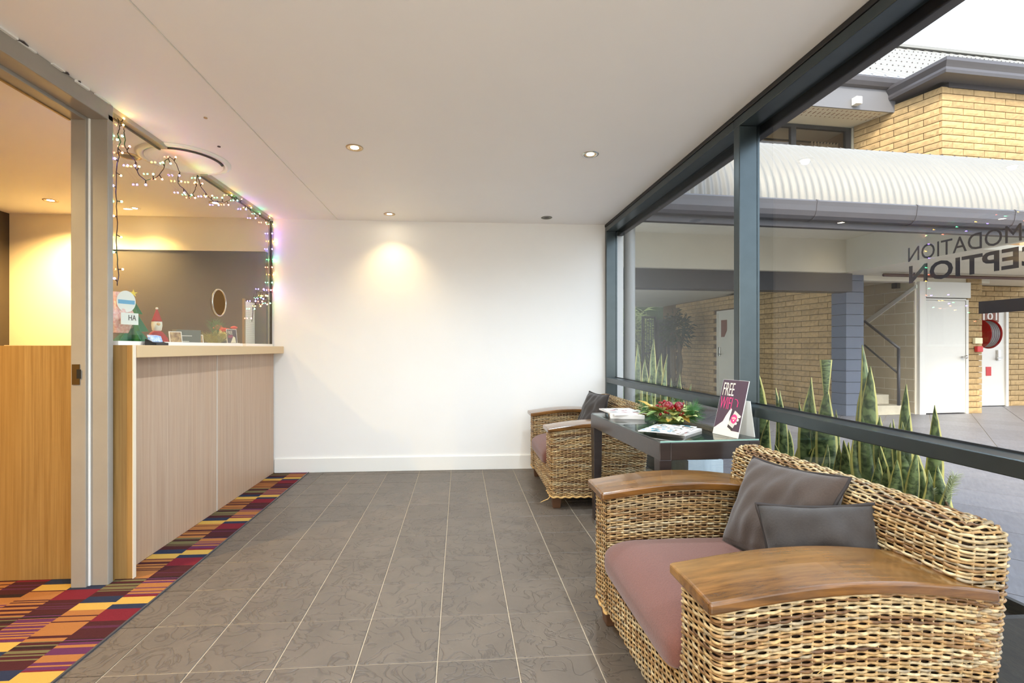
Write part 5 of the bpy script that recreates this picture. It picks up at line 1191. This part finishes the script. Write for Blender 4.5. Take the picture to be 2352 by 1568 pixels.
bx_ = onb(1965, 234, -.345); sb_ = ebox(bx_[0]-.055, bx_[0]+.055, -.42, -.322, bx_[2]-.06, bx_[2]+.06).obj('sensor_box', 'ext_white', bevel=.006); tag(sb_, 'small white sensor box fixed on the grey upper fascia', 'sensor')
# backing block of the building so no gaps show
struct(ebox(-6.5, 8, 2.3, 2.5, 2.6, 5.2).obj('wall_upper_back', 'room_dim'))
struct(ebox(2.7, 18, .90, 1.6, 2.53, 5.6).obj('wall_wing', 'brick_low'), 'upper wall of the long wing beyond the walkway')
struct(ebox(8.0, 18, .86, 1.2, 0, 2.53).obj('wall_wing_base', 'brick_low'), 'lower wall of the long wing beyond the walkway')
# ------------------------------------------------------------------ outside: fence, gate, shrubs at the far end
FB = 5.7
fz = thing('slat_fence', 'dark vertical slat fence at the end of the undercroft', 'fence', ext(-1.5, FB, 0), EROT)
fa0 = onb(1508, 800, FB)[0]; fa1 = onb(1600, 800, FB)[0]
k = 0; a = fa0
while a < .0:
    ebox(a, a+.085, FB, FB+.02, .05, 2.0).obj('slat', 'fence_dark', fz); a += .11
for z in (.3, 1.8): ebox(fa0, .0, FB+.021, FB+.06, z, z+.08).obj('rail', 'fence_dark', fz)
gt_ = thing('bar_gate', 'grey framed gate with vertical bars and greenery behind', 'gate', ext(-3, FB, 0), EROT)
g0 = onb(1474, 800, FB)[0]; g1 = onb(1507, 800, FB)[0]
for a in (g0, g1-.05): ebox(a, a+.05, FB-.02, FB+.02, 0, 2.1).obj('stile', 'rail_dark', gt_)
for z in (.1, 1.0, 2.05): ebox(g0+.05, g1-.05, FB-.015, FB+.015, z, z+.05).obj('rail', 'rail_dark', gt_)
a = g0+.08
while a < g1-.06: MB().tube([ext(a, FB, .15), ext(a, FB, 2.05)], .012, 6).obj('bar', 'fence_dark', gt_); a += .075
def shrub(name, label, c, r, n, m, trunk=None, lw=.05, ll=.2, grp=None):
    t = thing(name, label, 'shrub', (c[0], c[1], 0), 0, grp); mb = MB(); rs = np.random.RandomState(n)
    for k in range(n):
        d = Vector(rs.normal(size=3)); d.normalize(); p = Vector(c)+Vector((d.x*r[0], d.y*r[1], d.z*r[2]))*rs.uniform(.35, 1); 
        q = Vector(rs.normal(size=3))+d; q.normalize(); s_ = q.orthogonal().normalized()*lw*.5; l = ll*rs.uniform(.6, 1.2)
        mb.add([p-s_*.3, p+q*l*.5-s_, p+q*l-Vector((0, 0, l*.2)), p+q*l*.5+s_], [(0, 1, 2, 3)])
    mb.obj('foliage', m, t, kind='stuff', recalc=False)
    if trunk:
        for k in range(trunk): a = 6.28*k/trunk; MB().tube([(c[0]+.1*math.cos(a), c[1]+.1*math.sin(a), 0), (c[0]+.12*math.cos(a+1), c[1]+.12*math.sin(a+1), c[2]*.5), (c[0]+.2*math.cos(a), c[1]+.2*math.sin(a), c[2])], [.06, .05, .03], 8).obj('trunk', 'bark', t)
    return t
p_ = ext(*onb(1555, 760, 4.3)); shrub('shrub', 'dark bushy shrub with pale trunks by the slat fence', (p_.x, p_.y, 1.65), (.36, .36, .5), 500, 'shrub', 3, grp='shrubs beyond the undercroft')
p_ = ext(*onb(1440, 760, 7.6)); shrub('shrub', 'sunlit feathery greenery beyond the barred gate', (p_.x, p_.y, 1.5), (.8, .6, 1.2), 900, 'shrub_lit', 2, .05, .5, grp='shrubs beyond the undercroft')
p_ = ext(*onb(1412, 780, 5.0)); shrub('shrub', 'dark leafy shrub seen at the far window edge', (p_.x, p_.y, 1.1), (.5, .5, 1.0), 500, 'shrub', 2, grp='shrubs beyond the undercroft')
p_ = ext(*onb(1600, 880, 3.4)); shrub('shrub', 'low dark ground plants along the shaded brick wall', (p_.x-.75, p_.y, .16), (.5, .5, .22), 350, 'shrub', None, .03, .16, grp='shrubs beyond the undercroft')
struct(ebox(-12, 9, 9.0, 9.1, 0, 3.2).obj('wall_yard', 'shrub'), 'dark hedge wall at the far end of the yard')

# ------------------------------------------------------------------ things on the reception desk
DZ = 1.1955
def lathe_obj(par, prof, c, m, nm, n=24, smooth=True): return MB().lathe(prof, n, c).obj(nm, m, par, smooth=smooth)
# candy jar
cj = thing('candy_jar', 'glass goblet jar of wrapped pink candy with tags', 'jar', (-1.93, 2.80, DZ)); c = Vector((-1.93, 2.80, DZ))
lathe_obj(cj, [(.055, 0), (.056, .006), (.015, .014), (.012, .05), (.05, .075), (.075, .10), (.08, .13)], c, 'jar_glass', 'goblet')
def bag(u, v):
    th = 2*math.pi*u; z = .07+.23*v; r = .085*(math.sin(math.pi*min(.93, .18+v*.8))**.6)*(1+.09*math.sin(7*th+9*v)+.06*math.sin(13*th)); return c+Vector((r*math.cos(th)*.8, r*math.sin(th), z))
MB().grid(bag, 40, 14, True).obj('candy_bag', 'candy', cj, smooth=True)
tgm = frame_mat(c+Vector((.078, -.065, .115)), (.35, .93, 0), (0, 0, 1)); MB().box(-.01, .085, 0, .065, 0, .002).xf(tgm).obj('name_card', 'paper', cj)
o = link('card_text', textmesh('HA', .042, .030, 'tag_text', 'card_text', .01), cj); o.matrix_parent_inverse = wmat(cj).inverted(); o.matrix_basis = tgm @ Matrix.Translation((.030, .024, .0025))
tg2 = frame_mat(c+Vector((.066, -.02, .245)), (.35, .93, 0), (0, 0, 1)); MB().prism([(.052*math.cos(a), .06*math.sin(a), 0) for a in np.linspace(0, 6.283, 28, endpoint=False)], (0, 0, .002)).xf(tg2).obj('round_tag', 'paper', cj); MB().box(-.044, .046, -.014, .008, .002, .003).xf(tg2).obj('tag_band', 'tag_blue', cj)
# felt tree
ft = thing('felt_tree', 'green felt Christmas tree with yellow star on the desk', 'decoration', (-1.98, 3.00, DZ)); c = Vector((-1.98, 3.00, DZ))
half = [(0, .30), (.055, .19), (.03, .19), (.085, .085), (.045, .085), (.115, 0), (0, 0)]
for ang in (.25, 1.35, 2.5): 
    M_ = Matrix.Translation(c) @ Matrix.Rotation(ang+math.pi/2-1.4, 4, 'Z')
    full = half[:-1]+[(-x, z) for x, z in half[:-1][::-1]][:-1]
    MB().prism([(x, -.002, z) for x, z in full], (0, .004, 0)).xf(M_).obj('felt_panel', 'felt_green', ft)
sm_ = frame_mat(c+Vector((.01, 0, .315)), (.6, .8, 0), (0, 0, 1)); MB().prism([((.022 if k % 2 == 0 else .009)*math.sin(k*math.pi/5), (.022 if k % 2 == 0 else .009)*math.cos(k*math.pi/5), -.003) for k in range(10)], (0, 0, .006)).xf(sm_).obj('star', 'star_yellow', ft)
# santa
sn = thing('santa_figure', 'small felt Santa figure with pointed red hat', 'decoration', (-1.95, 3.19, DZ)); c = Vector((-1.95, 3.19, DZ))
lathe_obj(sn, [(.062, 0), (.066, .02), (.058, .05), (.034, .085), (.02, .095)], c, 'santa_red', 'body'); lathe_obj(sn, [(.012, .085), (.026, .10), (.030, .13), (.028, .16), (.02, .17)], c, 'santa_white', 'beard')
lathe_obj(sn, [(.031, .155), (.026, .165), (.012, .21), (.004, .235)], c, 'santa_red', 'hat'); MB().ball(c+Vector((0, 0, .24)), .008).obj('bobble', 'santa_white', sn); MB().ball(c+Vector((.017, -.014, .138)), .013).obj('face', 'santa_skin', sn)
# card holder in front of the glass
chd = thing('card_holder', 'black business card holder on the counter edge', 'card holder', (-1.71, 2.79, DZ)); c = Vector((-1.705, 2.79, DZ))
MB().prism([c+Vector(p) for p in ((-.03, -.055, 0), (.03, -.055, 0), (.03, -.055, .014), (.012, -.055, .016), (-.022, -.055, .034), (-.03, -.055, .034))], (0, .11, 0)).obj('tray', 'holder_black', chd)
MB().prism([c+Vector(p) for p in ((-.018, -.045, .026), (.006, -.045, .016), (-.006, -.045, .052), (-.026, -.045, .058))], (0, .09, 0)).obj('cards', 'card_blue', chd)
# framed photo, grey box, little card
def standcard(name, label, cat, y, w, h, m, ang, x=-1.95, t_=.004, extra=None):
    t = thing(name, label, cat, (x, y, DZ)); M_ = Matrix.Translation((x, y, DZ)) @ Matrix.Rotation(ang, 4, 'Z') @ Matrix.Rotation(-.18, 4, 'X')
    MB().box(-w/2, w/2, -t_, 0, 0, h).xf(M_).obj('board', 'paper', t); MB().box(-w/2+.006, w/2-.006, -t_-.001, -t_, .006, h-.006).xf(M_).obj('print', m, t)
    MB().prism([M_ @ Vector(p) for p in ((-.01, 0, h*.7), (.01, 0, h*.7), (.01, .05, 0), (-.01, .05, 0))], Vector((0, .002, 0))).obj('easel_leg', 'paper', t); return t
standcard('photo_card', 'small tan photo card standing behind the glass', 'photo', 3.40, .085, .10, 'photo_tan', 1.05)
gb = thing('grey_box', 'dark grey printed box standing on the desk', 'box', (-1.97, 3.56, DZ)); M_ = Matrix.Translation((-1.97, 3.56, DZ)) @ Matrix.Rotation(1.0, 4, 'Z')
MB().box(-.085, .085, -.03, .03, 0, .115).xf(M_).obj('carton', 'box_grey', gb, bevel=.003); MB().box(-.06, .0, -.0315, -.03, .03, .034).box(-.06, .02, -.0315, -.03, .07, .074).xf(M_).obj('print_lines', 'paper', gb)
standcard('price_card', 'little tan price card beside the grey box', 'card', 3.70, .05, .085, 'photo_tan', .9)
# square vase with tinsel greenery
vs = thing('square_vase', 'square glass vase of golden greenery behind the glass', 'vase', (-1.93, 3.87, DZ)); c = Vector((-1.93, 3.87, DZ))
MB().box(c.x-.06, c.x+.06, c.y-.075, c.y+.075, c.z, c.z+.10).obj('vase_glass', 'jar_glass', vs)
for k in range(9):
    a = k*.7; pine_spray(c+Vector((.02*math.cos(a), .03*math.sin(a), .01)), (math.cos(a)*.5, math.sin(a)*.9, .8+.2*math.sin(k)), .10, 50, .045, 'foliage_gold', 'greenery', vs)
for k in range(3): pine_spray(c+Vector((0, (k-1)*.02, .08)), (.1, (k-1)*.5, 1), .11, 60, .06, 'needle', 'pine_sprig', vs)
# flower bunch
fb = thing('flower_bunch', 'red and cream flower bunch behind the glass', 'flowers', (-2.02, 4.15, DZ)); c = Vector((-2.02, 4.15, DZ))
lathe_obj(fb, [(.05, 0), (.055, .03), (.045, .05)], c, 'holder_black', 'pot')
for k in range(14):
    a = random.uniform(-.13, .14); h = random.uniform(.12, .17) if k % 2 else random.uniform(.06, .11); p = c+Vector((random.uniform(-.05, .05), a, h))
    MB().tube([c+Vector((0, a*.3, .04)), p], .003, 5).obj('stalk', 'stem', fb)
    m = 'flower_red' if k % 2 else 'flower_cream'
    if k % 2: lathe_obj(fb, [(.008, -.008), (.026, 0), (.028, .008), (.012, .016), (.002, .017)], p, m, 'bloom', 12)
    else:
        mb = MB()
        for q in range(7): mb.ball(p+Vector((.018*math.cos(q), .02*math.sin(q*1.3), .014*math.sin(q*2.1))), .012, 6, 4)
        mb.obj('bloom', m, fb, smooth=True)
for k in range(6): a = k-2.5; pine_spray(c+Vector((0, a*.03-.02, .03)), (.1, a*.15, .6), .07, 40, .04, 'foliage_gold', 'greenery', fb)
sm = thing('mini_sign', 'mini FREE WIFI sign leaning by the flowers', 'sign', (-1.85, 4.07, DZ)); M_ = frame_mat(Vector((-1.90, 4.01, DZ+.022)), (.55, .83, 0), (-.12, .08, .99))
MB().box(0, .088, 0, .12, -.003, 0).xf(M_).obj('card', 'paper', sm); MB().box(.004, .084, .004, .116, 0, .001).xf(M_).obj('print', 'sign_purple', sm)
o = link('print_text', textmesh('FREE', .04, .03, 'sign_cream', 'print_text'), sm); o.matrix_parent_inverse = wmat(sm).inverted(); o.matrix_basis = M_ @ Matrix.Translation((.010, .076, .0012))
o = link('print_text', textmesh('WIFI', .04, .026, 'sign_pink', 'print_text'), sm); o.matrix_parent_inverse = wmat(sm).inverted(); o.matrix_basis = M_ @ Matrix.Translation((.010, .044, .0012))
MB().prism([(.03, .006, .001), (.074, .006, .001), (.07, .05, .001), (.055, .06, .001)], (0, 0, .001)).xf(M_).obj('print_hand', 'sign_cream', sm); MB().box(-.03, .09, -.015, -.0005, -.03, .03).xf(M_).obj('base', 'paper', sm)
# notice sheet near the wall
ns = thing('notice_sheet', 'tall white printed notice with timber edge by the back wall', 'notice', (-1.9, 4.50, DZ))
MB().box(-1.905, -1.90, 4.33, 4.55, DZ, DZ+.40).obj('sheet', 'paper', ns); MB().box(-1.91, -1.895, 4.30, 4.33, DZ, DZ+.42).obj('timber_edge', 'veneer_gold', ns)
ll_ = MB()
for k in range(20): ll_.box(-1.8999, -1.8994, 4.35, 4.53, DZ+.03+k*.017, DZ+.0325+k*.017)
ll_.obj('print_lines', 'sign_grey', ns, kind='stuff')
